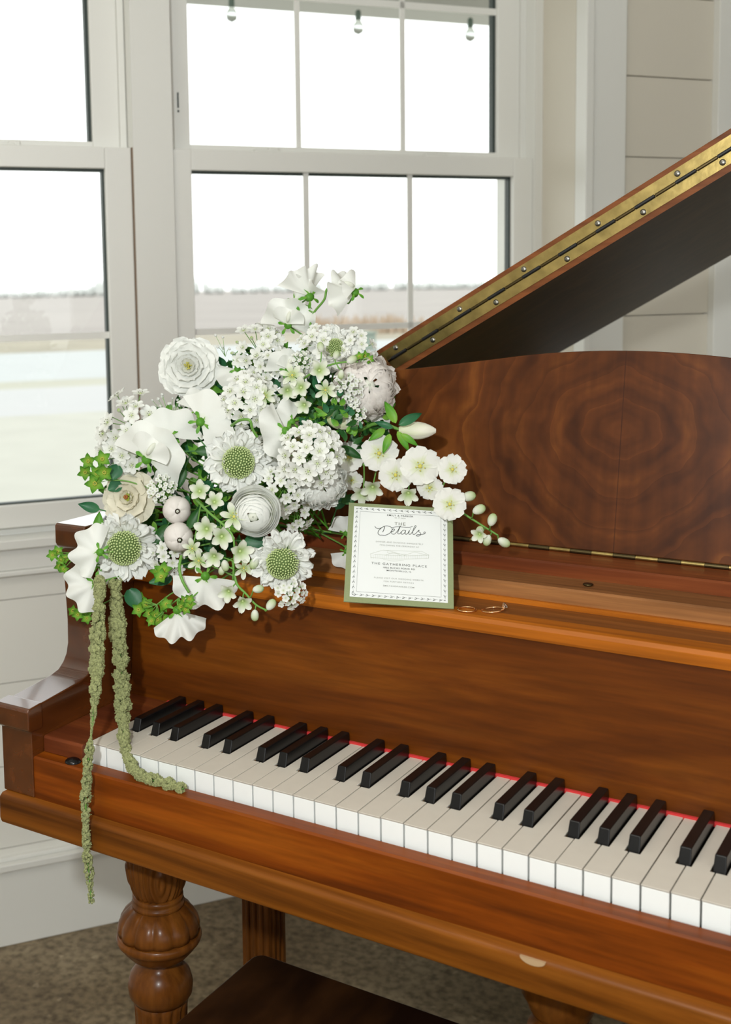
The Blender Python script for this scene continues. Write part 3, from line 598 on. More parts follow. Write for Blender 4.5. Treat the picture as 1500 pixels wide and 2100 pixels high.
for k in range(17):
    v = w0+.03+(w1-w0-.06)*k/16
    sprig(uv(q0, v), Vector((0, -1, 0)), Vector((1, 0, 0))); sprig(uv(q1, v), Vector((0, 1, 0)), Vector((1, 0, 0)))
for u in (q0, q1):
    for v in (w0, w1): ball(bm, uv(u, v), .0006, sc=(1, 1, .2))
build('leaf_border', bm, INK, paper)

# ================================================================== RINGS
def ring(name, px, py, R, r, tilt, label):
    d = ray(px, py); c = CP+d*((.1552+r-CP.z)/d.z)
    o = empty(name, Matrix.Translation(c), label=label, cat='ring')
    bm = BM(); n = 64; Mx = Matrix.Rotation(tilt, 4, 'Y'); rr = []
    for k in range(n):
        a = 2*math.pi*k/n; C0 = Vector((math.cos(a), math.sin(a), 0)); rr.append([bm.verts.new(Mx @ (C0*(R+r*math.cos(b_))+Vector((0, 0, r*math.sin(b_)*.9)))) for b_ in [2*math.pi*j/10 for j in range(10)]])
    for k in range(n):
        for j in range(10): bm.faces.new((rr[k][j], rr[(k+1) % n][j], rr[(k+1) % n][(j+1) % 10], rr[k][(j+1) % 10]))
    build('band', bm, GOLD, o, smooth=True); return o, c
ring('wedding_band', 958, 1249.5, .0092, .0008, 0, 'plain thin gold ring lying next to the lower right corner of the card')
o, c = ring('engagement_ring', 1011, 1250.5, .0110, .0008, -.12, 'gold ring with a clear cut stone lying right of the plain ring')
d = Vector((.72, .69, 0)); g = d*.0135+Vector((0, 0, .0035))
bm = BM(); ax = (d*.8+Vector((0, 0, .6))).normalized(); Mg = Matrix.Translation(g) @ ax.to_track_quat('Z', 'X').to_matrix().to_4x4()
lathe(bm, [(-.0036, .0002), (0, .0033), (.0006, .0034), (.0016, .0020)], n=8, M=Mg); build('gemstone', bm, DIA, o, label='clear faceted stone')
bm = BM()
for k in range(4):
    a = math.pi/4+k*math.pi/2; p0 = Mg @ Vector((.0004*math.cos(a), .0004*math.sin(a), -.004)); p1 = Mg @ Vector((.0033*math.cos(a), .0033*math.sin(a), .0004)); tube(bm, [p0, p1], .0004, n=6)
tube(bm, [g*.80, Mg @ Vector((0, 0, -.0035))], .0007, n=6)
for k in range(5):
    a = math.atan2(d.y, d.x)-.35-.17*k; ball(bm, (.0112*math.cos(a), .0112*math.sin(a), .0011+.0012*math.cos(a)), .0007)
build('setting', bm, GOLD, o, smooth=False)

# ================================================================== FLOWERS
CORE = Vector((.125, .25, .205))
def frame(px, py, y, tx, ty, spin=0):
    p = at(px, py, y); z = ((CP-p).normalized()+RT*tx+UP*ty).normalized(); x = UP.cross(z)
    if x.length < .05: x = RT.copy()
    x.normalize(); yv = z.cross(x); Mx = Matrix((x, yv, z)).transposed().to_4x4(); Mx.translation = p
    return Mx @ RZ(math.radians(spin)), FW.dot(p-CP)/FPX
def stem(root, mat=STEMG, to=None, r=.0011, start=(0, 0, -.004), sag=.0):
    Mi = MW[root.name].inverted(); t_ = Mi @ (to if to is not None else CORE); s_ = Vector(start); mid = s_+Vector((0, 0, -.018))+(t_-s_)*.25
    L_ = (t_-s_).length
    if L_ > .13: t_ = s_+(t_-s_)*(.13/L_)
    bm = BM(); tube(bm, smoothpts([s_, s_*.7+mid*.3, mid, t_], 4), r, n=6); return build('stem', bm, mat, root, smooth=True)
def petalgrid(bm, M, L, W, e0, curl, cup=.15, ruf=0, rk=3, ph=0, nu=8, nv=8, tipw=.75, mat=0, notch=0, twist=0, point=False):
    pts = [(0, 0)]; 
    for j in range(nv): 
        a = e0+curl*((j+.5)/nv); y_, z_ = pts[-1]; pts.append((y_+L/nv*math.cos(a), z_+L/nv*math.sin(a)))
    def f(u, v):
        j = v*nv; i = min(int(j), nv-1); q = j-i; y_ = pts[i][0]*(1-q)+pts[i+1][0]*q; z_ = pts[i][1]*(1-q)+pts[i+1][1]*q
        ww = W*(.16+.84*math.sin(math.pi/2*min(1, v/tipw))**1.1) if v < tipw else W*math.sqrt(max(0.0, 1-((v-tipw)/(1-tipw+.0001))**2*.93))
        if point: ww = W*max(.02, math.sin(math.pi*v**.75)**.9)
        a = e0+curl*v; nx = Vector((0, -math.sin(a), math.cos(a)))
        p = Vector((u*ww, y_-notch*L*v**4*(1-abs(u))**1.5, z_))+nx*(cup*W*(u*u)*(.4+.6*v)+ruf*W*math.sin(rk*u*math.pi+ph)*v*v)
        p.x += twist*v*v*W; return M @ p
    grid(bm, nu, nv, f, mat)
def open_rose(px, py, rpx, y, tx, ty, label, mat=P_WHITE, cmat=YELL, cat='ranunculus', layers=6, spin=0, ccol2=None, group='ranunculus blooms'):
    Mx, k = frame(px, py, y, tx, ty, spin); R = rpx*k; root = empty('ranunculus', Mx, label=label, cat='flower', group=group)
    bm = BM(); rnd = random.Random(px)
    for l in range(layers):
        q = l/(layers-1); n = 9-l if l < 4 else 6
        for i in range(n):
            a = 2*math.pi*(i+.5*(l % 2)+rnd.uniform(-.12, .12))/n
            L_ = R*(1.02-.62*q)*rnd.uniform(.93, 1.05); e = .10+q*.62+rnd.uniform(-.06, .06)
            petalgrid(bm, RZ(a) @ Matrix.Translation((0, R*.05, -R*.18+q*R*.14)), L_, L_*rnd.uniform(.48, .58), e, -.35+1.0*q, cup=.22, ruf=.07, rk=2, ph=rnd.uniform(0, 6), nu=8, nv=8, tipw=.70)
    build('petals', bm, mat, root, smooth=True, keepn=True)
    bm = BM()
    for i in range(26):
        a = rnd.uniform(0, 6.28); rr = R*.13*math.sqrt(rnd.random()); tube(bm, [(0, 0, -R*.1), (rr*math.cos(a)*1.1, rr*math.sin(a)*1.1, R*rnd.uniform(.10, .2))], R*.008, n=4); ball(bm, (rr*math.cos(a)*1.1, rr*math.sin(a)*1.1, R*rnd.uniform(.12, .22)), R*.022)
    if ccol2:
        for i in range(7):
            a = i*.9; ball(bm, (R*.05*math.cos(a), R*.05*math.sin(a), R*.24), R*.05, mat=1)
    build('centre', bm, [cmat, ccol2 or cmat], root, smooth=True)
    bm = BM()
    for i in range(5): petalgrid(bm, RZ(i*1.256) @ Matrix.Translation((0, 0, -R*.22)), R*.35, R*.12, -.5, .6, nu=4, nv=4)
    build('sepals', bm, LEAFL, root, smooth=True, keepn=True); stem(root, start=(0, 0, -R*.2)); return root
def globe(px, py, rpx, y, tx, ty, label, mat=P_WHITE, shells=8, ruf=0, off=(0, 0), n0=7, spin=0, group='ranunculus blooms', deep=.0, hole=.10):
    """closed ranunculus: overlapping shell petals wrapped round a ball"""
    Mx, k = frame(px, py, y, tx, ty, spin); R = rpx*k; root = empty('ranunculus', Mx, label=label, cat='flower', group=group); bm = BM(); rnd = random.Random(px*3+py); base_ = .70 if not ruf else .84
    for s_ in range(shells):
        q = s_/(shells-1); th0 = math.radians(72-(72-9)*q**.9); n = max(3, round(n0-(n0-4)*q)); Rk = R*(1.0-.20*q); ox, oy = off[0]*R*(q**.8)*.5, off[1]*R*(q**.8)*.5
        for i in range(n):
            a0 = 2*math.pi*(i+rnd.uniform(-.2, .2))/n+s_*.9; sp_ = math.pi/n*1.55; ph = rnd.uniform(0, 6); lift = rnd.uniform(0, .05)
            def f(u, v, a0=a0, sp_=sp_, th0=th0, Rk=Rk, ph=ph, lift=lift):
                th = th0+(1-v)*math.radians(38)+.16*(u*u)*v+ruf*.10*math.sin(u*5+ph)*v; a = a0+u*sp_*(.70+.3*v)
                r_ = R*(base_+(.98-base_+lift)*v**1.2-.03*q+ruf*.05*math.sin(u*7+ph)*v*v)*(1-.05*abs(u)**3)
                return Vector((r_*math.sin(th)*math.cos(a)+ox, r_*math.sin(th)*math.sin(a)+oy, r_*math.cos(th)*.52-R*.1+deep*q))
            grid(bm, 8, 7, f)
    build('petals', bm, mat, root, smooth=True, keepn=True)
    bm = BM(); ball(bm, (off[0]*R*.5, off[1]*R*.5, R*.27), R*.20, sub=2, sc=(1, 1, .6))
    for i in range(5):
        a = i*1.25; ball(bm, (off[0]*R*.5+R*.03*math.cos(a), off[1]*R*.5+R*.03*math.sin(a), R*.39), R*.012, mat=1)
    build('centre', bm, [P_GREENW, ANTH], root, smooth=True); stem(root, start=(0, 0, -R*.8)); return root
def bud(px, py, rpx, y, tx, ty, label, spin=0, mat=P_BLUSH):
    Mx, k = frame(px, py, y, tx, ty, spin); R = rpx*k; root = empty('lisianthus_bud', Mx, label=label, cat='flower bud', group='closed cup shaped buds'); bm = BM()
    for s_ in range(2):
        for i in range(5):
            a0 = 2*math.pi*(i+.5*s_)/5
            def f(u, v, a0=a0, s_=s_):
                th = math.pi*(1-v*(.93-.03*s_)); rr = R*(1-.06*s_)*(.86+.14*math.sin(th))*(1+.05*(1-abs(u)**2)+.05*u); a = a0+u*.85*(1-.15*v)+.7*v; return Vector((rr*math.sin(th)*math.cos(a)*(1-.0*v), rr*math.sin(th)*math.sin(a), rr*math.cos(th)*1.05+.05*R*(1-u*u)*v))
            grid(bm, 6, 8, f)
    build('petals', bm, mat, root, smooth=True, keepn=True)
    bm = BM()
    for i in range(6): ball(bm, (R*.06*math.cos(i), R*.06*math.sin(i), R*.90), R*.05)
    build('centre', bm, P_GREENW, root, smooth=True); stem(root, start=(0, 0, -R)); return root
def scabiosa(px, py, rpx, dome, y, tx, ty, label, spin=0, dz=.25):
    Mx, k = frame(px, py, y, tx, ty, spin); R = rpx*k; D = dome*k; root = empty('scabiosa', Mx, label=label, cat='flower', group='pincushion flowers with pale green centres'); rnd = random.Random(px); bm = BM()
    for l, (n, L_, e) in enumerate(((17, 1.02, -.05), (17, .90, .2), (15, .70, .5), (12, .45, .85))):
        for i in range(n):
            a = 2*math.pi*(i+rnd.uniform(-.3, .3))/n+l; LL = (R-D*.65)*L_*rnd.uniform(.82, 1.12)
            M0 = RZ(a) @ Matrix.Translation((0, D*.70, -D*.25+l*D*.10)) @ Matrix.Rotation(rnd.uniform(-.5, .5), 4, 'Y')
            petalgrid(bm, M0, LL, LL*rnd.uniform(.20, .33), e+rnd.uniform(-.25, .3), rnd.uniform(-.4, .4), cup=.35, ruf=.38, rk=2.5, ph=rnd.uniform(0, 6), nu=7, nv=6, tipw=.8, notch=.12)
    build('petals', bm, P_WHITE, root, smooth=True, keepn=True)
    bm = BM(); ball(bm, (0, 0, D*dz), D*.90, sub=3, sc=(1, 1, .72), mat=1); N_ = 190; ga = math.pi*(3-5**.5)
    for i in range(N_):
        c_ = 1-(i+.5)/N_*.95; s_ = math.sqrt(1-c_*c_); a = ga*i; ball(bm, (D*s_*math.cos(a), D*s_*math.sin(a), D*(dz+c_*.76)), D*.066)
    build('pincushion_centre', bm, [PINC, PIND], root, smooth=True); stem(root, start=(0, 0, -D*.4)); return root
def sweetpea(px, py, rpx, y, tx, ty, label, spin=0, fold=.35, ruf=.16, mat=P_SWEET, wings=True, asp=1.0, stem_to=None, wide=1.75, calyx=True):
    """wide ruffled standard petal, two smaller wings and a keel, a green calyx behind"""
    Mx, k = frame(px, py, y, tx, ty, spin); R = rpx*k; root = empty('sweet_pea', Mx, label=label, cat='flower', group='white sweet pea blossoms'); rnd = random.Random(px+py); ph = rnd.uniform(0, 6); bm = BM()
    def std(u, v):
        a = u*wide; e = R*(1.05-.13*math.exp(-(u*4)**2)+.05*math.sin(4*u*math.pi+ph)); r = v*e
        z_ = -fold*R*(u*u)*v*1.4+fold*R*.5*v*v+ruf*R*math.sin(5.2*u*math.pi/1.5+ph)*v**3+.06*R*math.sin(9*u+ph*2)*v**4
        return Vector((r*math.sin(a), r*math.cos(a)*asp-R*.25, z_-R*.05))
    grid(bm, 40, 16, std); build('standard_petal', bm, mat, root, smooth=True, keepn=True)
    if wings:
        bm = BM()
        for sg in (-1, 1):
            def wg(u, v, sg=sg):
                a = sg*(.55+u*.75); r = v*R*(.66+.06*math.sin(3*u+ph)); return Vector((r*math.sin(a), r*math.cos(a)*.9-R*.25, R*(.10+.36*v-.25*v*v*abs(u))+.10*R*math.sin(4*u+ph+sg)*v*v))
            grid(bm, 10, 8, wg)
        build('wing_petals', bm, mat, root, smooth=True, keepn=True)
        bm = BM(); ball(bm, (0, R*.02, R*.22), R*.17, sub=2, sc=(.5, 1.3, .8)); build('keel', bm, P_GREENW, root, smooth=True)
    if calyx:
        bm = BM(); lathe(bm, [(-R*.30, R*.05), (-R*.22, R*.13), (-R*.08, R*.15), (0, R*.13)], c=Vector((0, -R*.27, 0)), n=10)
        for i in range(5): petalgrid(bm, Matrix.Translation((0, -R*.27, -R*.05)) @ RZ(i*1.256+.3) @ Matrix.Translation((0, R*.10, 0)), R*.30, R*.06, .1, -.7, nu=2, nv=4)
        build('calyx', bm, LEAFL, root, smooth=True, keepn=True)
    stem(root, start=(0, -R*.27, -R*.28), r=.0010, to=stem_to); return root
# shared floret meshes -------------------------------------------------
def floret_mesh(name, n, W, e, curl, cup, ruf, mats, anth=True, cr=.09, layers=1, tipw=.6, notch=0, tube_=0):
    bm = BM(); rnd = random.Random(hash(name) % 97 if False else len(name))
    for l in range(layers):
        for i in range(n): petalgrid(bm, RZ(2*math.pi*(i+.5*l)/n+rnd.uniform(-.08, .08)) @ Matrix.Translation((0, .06, .05*l)), (1-.22*l)*rnd.uniform(.93, 1.05), W*rnd.uniform(.92, 1.08), e+.28*l, curl, cup=cup, ruf=ruf, rk=3, ph=rnd.uniform(0, 6), nu=6, nv=6, tipw=tipw, notch=notch)
    ball(bm, (0, 0, .05), cr*1.25, mat=1, sub=2)
    if anth:
        for i in range(n):
            a = 2*math.pi*(i+.5)/n; q = Vector((.24*math.cos(a), .24*math.sin(a), .24)); tube(bm, [(0, 0, .02), q], .018, n=4, mat=0); ball(bm, q, .045, mat=2, sc=(1, 1, 1.2))
    me = bpy.data.meshes.new(name); bm.to_mesh(me); bm.free(); me.polygons.foreach_set('use_smooth', [True]*len(me.polygons))
    for x in mats: me.materials.append(x)
    return me
FL_ALL = floret_mesh('allium_floret', 6, .33, .30, -.25, .25, .0, [P_WHITE, PINC, ANTH])
FL_DEL = floret_mesh('delphinium_floret', 5, .56, .12, -.25, .10, .13, [P_DELPH, YELL, YELL], cr=.10, layers=1, tipw=.66, notch=.10)
FL_ORN = floret_mesh('star_floret', 6, .24, .45, -.3, .3, .0, [P_GREENW, YELL, YELL], anth=True)
FL_TRU = floret_mesh('trumpet_floret', 5, .30, .95, -.75, .45, .05, [P_GREENW, PINC, YELL], anth=False)
FL_LACE = floret_mesh('lace_floret', 5, .45, .3, -.1, .2, 0, [P_WHITE, PINC, ANTH])
bm = BM()
for i in range(5):
    def f(u, v, i=i):
        th = math.pi*(1-v*.97); r_ = .42*math.sin(th)*(1-.25*v); a = 2*math.pi*i/5+u*.75+.5*v; return Vector((r_*math.cos(a)*(1+.05*(1-u*u)), r_*math.sin(a)*(1+.05*(1-u*u)), .5-.55*math.cos(th)))
    grid(bm, 5, 8, f)
BUDM = bpy.data.meshes.new('bud'); bm.to_mesh(BUDM); bm.free(); BUDM.polygons.foreach_set('use_smooth', [True]*len(BUDM.polygons)); BUDM.materials.append(P_GREENW)
def inst(name, me, parent, M):
    o = bpy.data.objects.new(name, me); COL.objects.link(o); o.parent = parent; o.matrix_basis = M; MW[o.name] = MW[parent.name] @ M; return o
def orient(p, z, s, spin=0): return Matrix.Translation(p) @ Vector(z).normalized().to_track_quat('Z', 'Y').to_matrix().to_4x4() @ RZ(spin) @ Matrix.Scale(s, 4)
def umbel(px, py, rpx, y, tx, ty, label, n=16, fr=.30, me=None, name='allium', fl='floret', spread=1.25, loose=0, group='allium heads of small starry florets', sq=1.0, nb=0, cat='flower'):
    Mx, k = frame(px, py, y, tx, ty); R = rpx*k; root = empty(name, Mx, label=label, cat=cat, group=group); rnd = random.Random(px+7*py); bm = BM(); o_ = Vector((0, 0, -R*.75)); ga = math.pi*(3-5**.5)
    for i in range(n):
        c_ = 1-(i+.5)/n*(1-math.cos(spread)); s_ = math.sqrt(1-c_*c_); a = ga*i+rnd.uniform(-.2, .2); d = Vector((s_*math.cos(a), s_*math.sin(a)*sq, c_)); q = o_+d*R*(1.12+loose*rnd.uniform(-.35, .35))
        tube(bm, smoothpts([o_, o_*.6+q*.4+Vector((0, 0, R*.05)), q], 2), .0005, n=5)
        if nb and i % 4 == 1: inst('bud', BUDM, root, orient(q-d*R*.06, d, R*fr*.5))
        else: inst(fl, me or FL_ALL, root, orient(q, d+Vector((rnd.uniform(-.35, .35), rnd.uniform(-.35, .35), .35)), R*fr*rnd.uniform(.85, 1.12), rnd.uniform(0, 6)))
    tube(bm, [o_, o_+Vector((0, 0, -R*.5))], .0011, n=6); build('stem', bm, STEMG, root, smooth=True); return root
def leafm(bm, M, L_, W_, bend=.4, fold=.25, mat=0): petalgrid(bm, M, L_, W_, .1, -bend, cup=fold, nu=4, nv=8, tipw=.42, mat=mat, point=True)
def leaf(px, py, lpx, wpx, y, ang, label, mat=LEAFD, tx=0, ty=0, round_=False, bend=.5, name='leaf', group=None):
    """ang: direction of the tip as seen, degrees from straight up, clockwise; px, py is the leaf's base"""
    Mx, k = frame(px, py, y, tx, ty); root = empty('leaf', Mx, label=label, cat='leaf', group='loose green leaves among the flowers'); bm = BM()
    petalgrid(bm, RZ(math.radians(-ang)), lpx*k, wpx*k, .25, -bend, cup=.3, ruf=.05, nu=6, nv=9, tipw=.55, point=not round_)
    build('blade', bm, mat, root, smooth=True, keepn=True)
    bm = BM(); tube(bm, [(0, 0, 0), RZ(math.radians(-ang)) @ Vector((0, -.02, -.018))], .0008, n=5); build('leaf_stalk', bm, STEMD, root, smooth=True); return root
BRM = BM()
for i in range(5): petalgrid(BRM, RZ(i*1.2566) @ Matrix.Translation((0, .05, 0)), 1, .36, .45, -.5, cup=.45, nu=4, nv=6, point=True)
for i in range(7): ball(BRM, (.16*math.cos(i*.9), .16*math.sin(i*.9), .20), .09, mat=1)
BRME = bpy.data.meshes.new('bract_star'); BRM.to_mesh(BRME); BRM.free(); BRME.polygons.foreach_set('use_smooth', [True]*len(BRME.polygons)); BRME.materials.append(LIME); BRME.materials.append(plain('bupleurum centre', (.42, .42, .06), rough=.7))
def bupleurum(px, py, y, stars, label, s=15, to=None, lv=()):
    """stars: pixel positions of the little star bracts"""
    root = empty('bupleurum', Matrix.Translation(at(px, py, y)), label=label, cat='greenery', group='lime green bupleurum sprigs'); rnd = random.Random(px); Mi = MW[root.name].inverted(); base = Mi @ (to if to is not None else CORE); L_ = base.length
    if L_ > .06: base *= .06/L_
    bm = BM(); tube(bm, smoothpts([base, base*.4+Vector((0, 0, .004)), Vector((0, 0, 0))], 4), .0009, n=5)
    for sx, sy in stars:
        yy = y+rnd.uniform(-.010, .008); q = Mi @ at(sx, sy, yy); kk = FW.dot(at(sx, sy, yy)-CP)/FPX
        d = ((CP-at(sx, sy, yy)).normalized()+RT*rnd.uniform(-.6, .6)+UP*rnd.uniform(-.3, .7)); tube(bm, [Vector((0, 0, 0)), q], .0005, n=4)
        inst('bract_star', BRME, root, orient(q, d, s*kk*rnd.uniform(.85, 1.1), rnd.uniform(0, 6)))
    build('stem', bm, STEMG, root, smooth=True)
    for lx, ly_, lp, wp_, ang in lv:
        Mx, k = frame(lx, ly_, y, .1, .1); bm = BM(); petalgrid(bm, Mx @ RZ(math.radians(-ang)), lp*k, wp_*k, .2, -.4, cup=.25, nu=6, nv=8, tipw=.6); build('round_leaf', bm, LEAFB, root, world=True, smooth=True, keepn=True)
    return root
def spray(name, label, path, items, y0, group=None, r=.0016, cat='flower spray'):
    """a long flower stem: path of (px, py, y); items (kind, px, py, rpx, y, tx, ty, spin)"""
    root = empty(name, Matrix.Translation(at(*path[0])), label=label, cat=cat, group=group); Mi = MW[root.name].inverted(); P3 = [Mi @ at(*p) for p in path]; sm_ = smoothpts(P3, 6); bm = BM(); tube(bm, sm_, r, n=8, taper=.55)
    for it in items:
        kind, px, py, rp, y, tx, ty, spn = it; Mx, k = frame(px, py, y, tx, ty, spn); L0 = Mi @ Mx; c_ = L0.translation; back = L0.to_3x3() @ Vector((0, 0, -1)); q = min(sm_, key=lambda v: (v-c_-back*.01).length)
        if kind == 'bud':
            o = inst('bud', BUDM, root, L0 @ RX(-math.pi/2) @ Matrix.Translation((0, 0, -rp*k*.5)) @ Matrix.Scale(rp*k, 4)); e = c_+(L0.to_3x3() @ Vector((0, -1, 0)))*rp*k*.5
            tube(bm, smoothpts([q, (q+e)*.5+Vector((0, 0, -.002)), e], 3), r*.45, n=5)
        else:
            me = {'del': FL_DEL, 'orn': FL_ORN, 'tru': FL_TRU}[kind]; inst('floret', me, root, L0 @ Matrix.Scale(rp*k, 4)); tube(bm, smoothpts([q, (q+c_)*.5+back*.003, c_+back*.001], 3), r*.5, n=5)
    build('stem', bm, STEMG, root, smooth=True); return root

# --- greens inside the bouquet (nobody could count these)
bm = BM(); rnd = random.Random(5)
def inpoly(x, y, P_):
    c_ = False; n = len(P_)
    for i in range(n):
        x1, y1 = P_[i]; x2, y2 = P_[(i+1) % n]
        if (y1 > y) != (y2 > y) and x < (x2-x1)*(y-y1)/(y2-y1)+x1: c_ = not c_
    return c_
POLY = [(235, 905), (330, 850), (400, 800), (470, 740), (560, 720), (640, 700), (720, 710), (770, 760), (800, 850), (780, 900), (700, 930), (660, 1000), (560, 1060), (520, 1130), (460, 1170), (330, 1160), (230, 1120), (215, 1000)]
def depthy(px, py):                                       # how far back the bouquet's body sits
    return .155+.07*max(0, min(1, (1000-py)/300))+.05*max(0, min(1, (px-350)/400))
cnt = 0
while cnt < 1000:
    x, y_ = rnd.uniform(210, 810), rnd.uniform(690, 1180)
    if not inpoly(x, y_, POLY): continue
    Mx, k = frame(x, y_, depthy(x, y_)+rnd.uniform(.0, .03), rnd.uniform(-1, 1), rnd.uniform(-1, 1), rnd.uniform(0, 360)); leafm(bm, Mx, rnd.uniform(20, 44)*k, rnd.uniform(4.5, 10)*k, bend=rnd.uniform(-.5, .9), mat=rnd.choice((0, 0, 0, 1, 2))); cnt += 1
for k_ in range(46):
    x, y_ = rnd.uniform(260, 760), rnd.uniform(760, 1120)
    if not inpoly(x, y_, POLY): continue
    a = at(x, y_, depthy(x, y_)+.01); c_ = CORE+Vector((rnd.uniform(-.03, .03), rnd.uniform(-.02, .03), rnd.uniform(-.02, .02))); tube(bm, smoothpts([a, a*.5+c_*.5+Vector((0, 0, .01)), c_], 3), .0012, n=5, mat=2)
fo = build('filler_foliage', bm, [LEAFD, LEAFB, LEAFL], smooth=True, keepn=True, label='dense dark green filler leaves and stems inside the bouquet', cat='foliage', kind='stuff'); recentre(fo)
# lush green sprig above the lily buds
bm = BM(); rnd = random.Random(8); c0 = at(690, 870, .225)
for i in range(120):
    x, y_ = rnd.gauss(672, 32), rnd.gauss(862, 24); Mx, k = frame(x, y_, .195+rnd.uniform(-.012, .02), rnd.uniform(-.7, .7), rnd.uniform(-.5, .8), rnd.uniform(-70, 120)); leafm(bm, Mx, rnd.uniform(14, 30)*k, rnd.uniform(3.5, 7)*k, bend=rnd.uniform(-.2, .8), mat=rnd.choice((0, 0, 1, 2)))
recentre(build('leafy_sprig', bm, [LEAFD, LEAFB, LEAFL], smooth=True, keepn=True, label='bushy dark green sprig behind the hanging cream lily bud', cat='greenery', kind='stuff'))

# --- ranunculus and roses
open_rose(387, 752, 60, .190, -.10, .16, 'large open white ranunculus with a yellow eye in front of the window post', layers=6)
open_rose(262, 1020, 55, .120, -.30, .05, 'cream open ranunculus with a brown and green centre above the left pincushion flower', mat=P_CREAM, ccol2=BROWNC, cmat=plain('green pistils', (.42, .52, .05), rough=.6), layers=4, spin=30)
globe(523, 1048, 56, .105, -.02, -.18, 'smooth closed white ranunculus ball with tight concentric petals', off=(-.12, -.30), shells=10, n0=7)
globe(656, 990, 58, .170, .15, -.25, 'dense ruffled white bloom below the right allium head', ruf=1.6, shells=9, n0=9)
globe(752, 792, 68, .235, .25, .1, 'big blush white ruffled bloom beside the music desk corner', mat=P_BLUSH, ruf=1.4, shells=9, n0=9)
globe(548, 938, 48, .165, .2, .15, 'half hidden white ranunculus behind the upper pincushion flower', shells=8)
open_rose(610, 905, 40, .200, .2, .1, 'small cream bloom tucked behind the tall folded sweet pea', mat=P_CREAM, layers=4)
bud(363, 1046, 28, .105, .05, -.10, 'upper of the two blush cup shaped buds')
bud(366, 1101, 29, .095, .10, -.25, 'lower of the two blush cup shaped buds', spin=40)
# --- pincushion flowers
scabiosa(488, 948, 68, 33, .120, .10, -.05, 'white pincushion flower with green dome in the middle of the bouquet')
scabiosa(255, 1122, 70, 35, .075, -.02, -.18, 'large white pincushion flower above the hanging green strands', spin=60)
scabiosa(580, 1152, 66, 33, .100, -.05, -.35, 'white pincushion flower nearest the card over the piano ledge', spin=100)
scabiosa(688, 716, 54, 20, .240, -.1, .45, 'white pincushion flower seen from the side at the top right', spin=10)
# --- sweet peas
sweetpea(594, 652, 56, .235, -.15, .1, 'lower sweet pea of the tall upright sprig', spin=-15, fold=.5, stem_to=at(640, 700, .25))
sweetpea(634, 592, 62, .240, .55, .25, 'topmost fan shaped sweet pea against the sky', spin=12, fold=.4, wings=False, wide=.95, stem_to=at(640, 640, .245))
sweetpea(606, 604, 56, .238, -.75, .2, 'narrow folded sweet pea left of the topmost one', spin=-18, fold=.5, wings=False, wide=.9, stem_to=at(640, 640, .245))
sweetpea(714, 592, 58, .245, .2, .75, 'sweet pea nodding right on a curved green stalk', spin=70, fold=.55, wide=1.25, stem_to=at(690, 586, .245))
sweetpea(312, 925, 74, .110, -.15, .20, 'largest sweet pea with broad smooth petals at the left', spin=-35, fold=.35, ruf=.10)
sweetpea(345, 880, 62, .135, -.1, .45, 'broad sweet pea above the largest one', spin=10, fold=.4, ruf=.12, wings=False)
sweetpea(428, 858, 66, .140, .05, .35, 'wide sweet pea below the open ranunculus', spin=-70, fold=.3, ruf=.12, wings=False)
sweetpea(412, 832, 48, .165, -.1, .6, 'upturned sweet pea petals directly under the open ranunculus', spin=-40, fold=.3, ruf=.2, wings=False)
sweetpea(572, 886, 60, .135, .30, .12, 'tall folded sweet pea right of the upper pincushion flower', spin=100, fold=.45, ruf=.08, wings=False, wide=1.5)
sweetpea(590, 858, 46, .165, .35, .3, 'rounded sweet pea peeking behind the tall folded one', spin=60, fold=.3, wings=False)
sweetpea(485, 768, 48, .215, .0, .25, 'upright sweet pea between the open ranunculus and the white cluster', spin=170, fold=.5, ruf=.22, wings=False)
sweetpea(592, 748, 44, .220, .1, .2, 'translucent sweet pea in the upper middle of the bouquet', spin=-10, fold=.4)
sweetpea(190, 1128, 56, .035, -.30, .1, 'upper sweet pea hanging beside the piano arm', spin=75, fold=.45, ruf=.22, wings=False, wide=1.5)
sweetpea(182, 1203, 60, .030, -.25, -.05, 'lower sweet pea hanging beside the piano arm', spin=120, fold=.45, ruf=.20, wings=False, wide=1.3)
sweetpea(212, 1160, 40, .065, -.1, .0, 'sweet pea petals squeezed against the left pincushion flower', spin=-90, fold=.3, wings=False)
sweetpea(420, 1200, 66, .080, .05, -.15, 'broad skirt like sweet pea under the green white florets', spin=175, fold=.3, ruf=.2, wings=False, wide=1.5)
sweetpea(366, 1268, 62, .070, -.05, -.10, 'lowest sweet pea hanging in front of the fallboard', spin=190, fold=.45, ruf=.25, wings=False, wide=1.1)
sweetpea(352, 985, 40, .125, .1, .1, 'small upright sweet pea beside the largest one', spin=5, fold=.6, wings=False, wide=1.1)
sweetpea(765, 862, 40, .245, .1, .2, 'white petal fan behind the lily stem', spin=-40, fold=.3, wings=False, wide=1.3)
sweetpea(712, 1085, 36, .240, -.2, .1, 'upper sweet pea half hidden by the left edge of the card', spin=-20, fold=.3, wings=False, stem_to=at(640, 1085, .26))
sweetpea(712, 1140, 34, .215, -.2, -.1, 'lower sweet pea half hidden by the left edge of the card', spin=-160, fold=.4, wings=False, stem_to=at(660, 1095, .26))
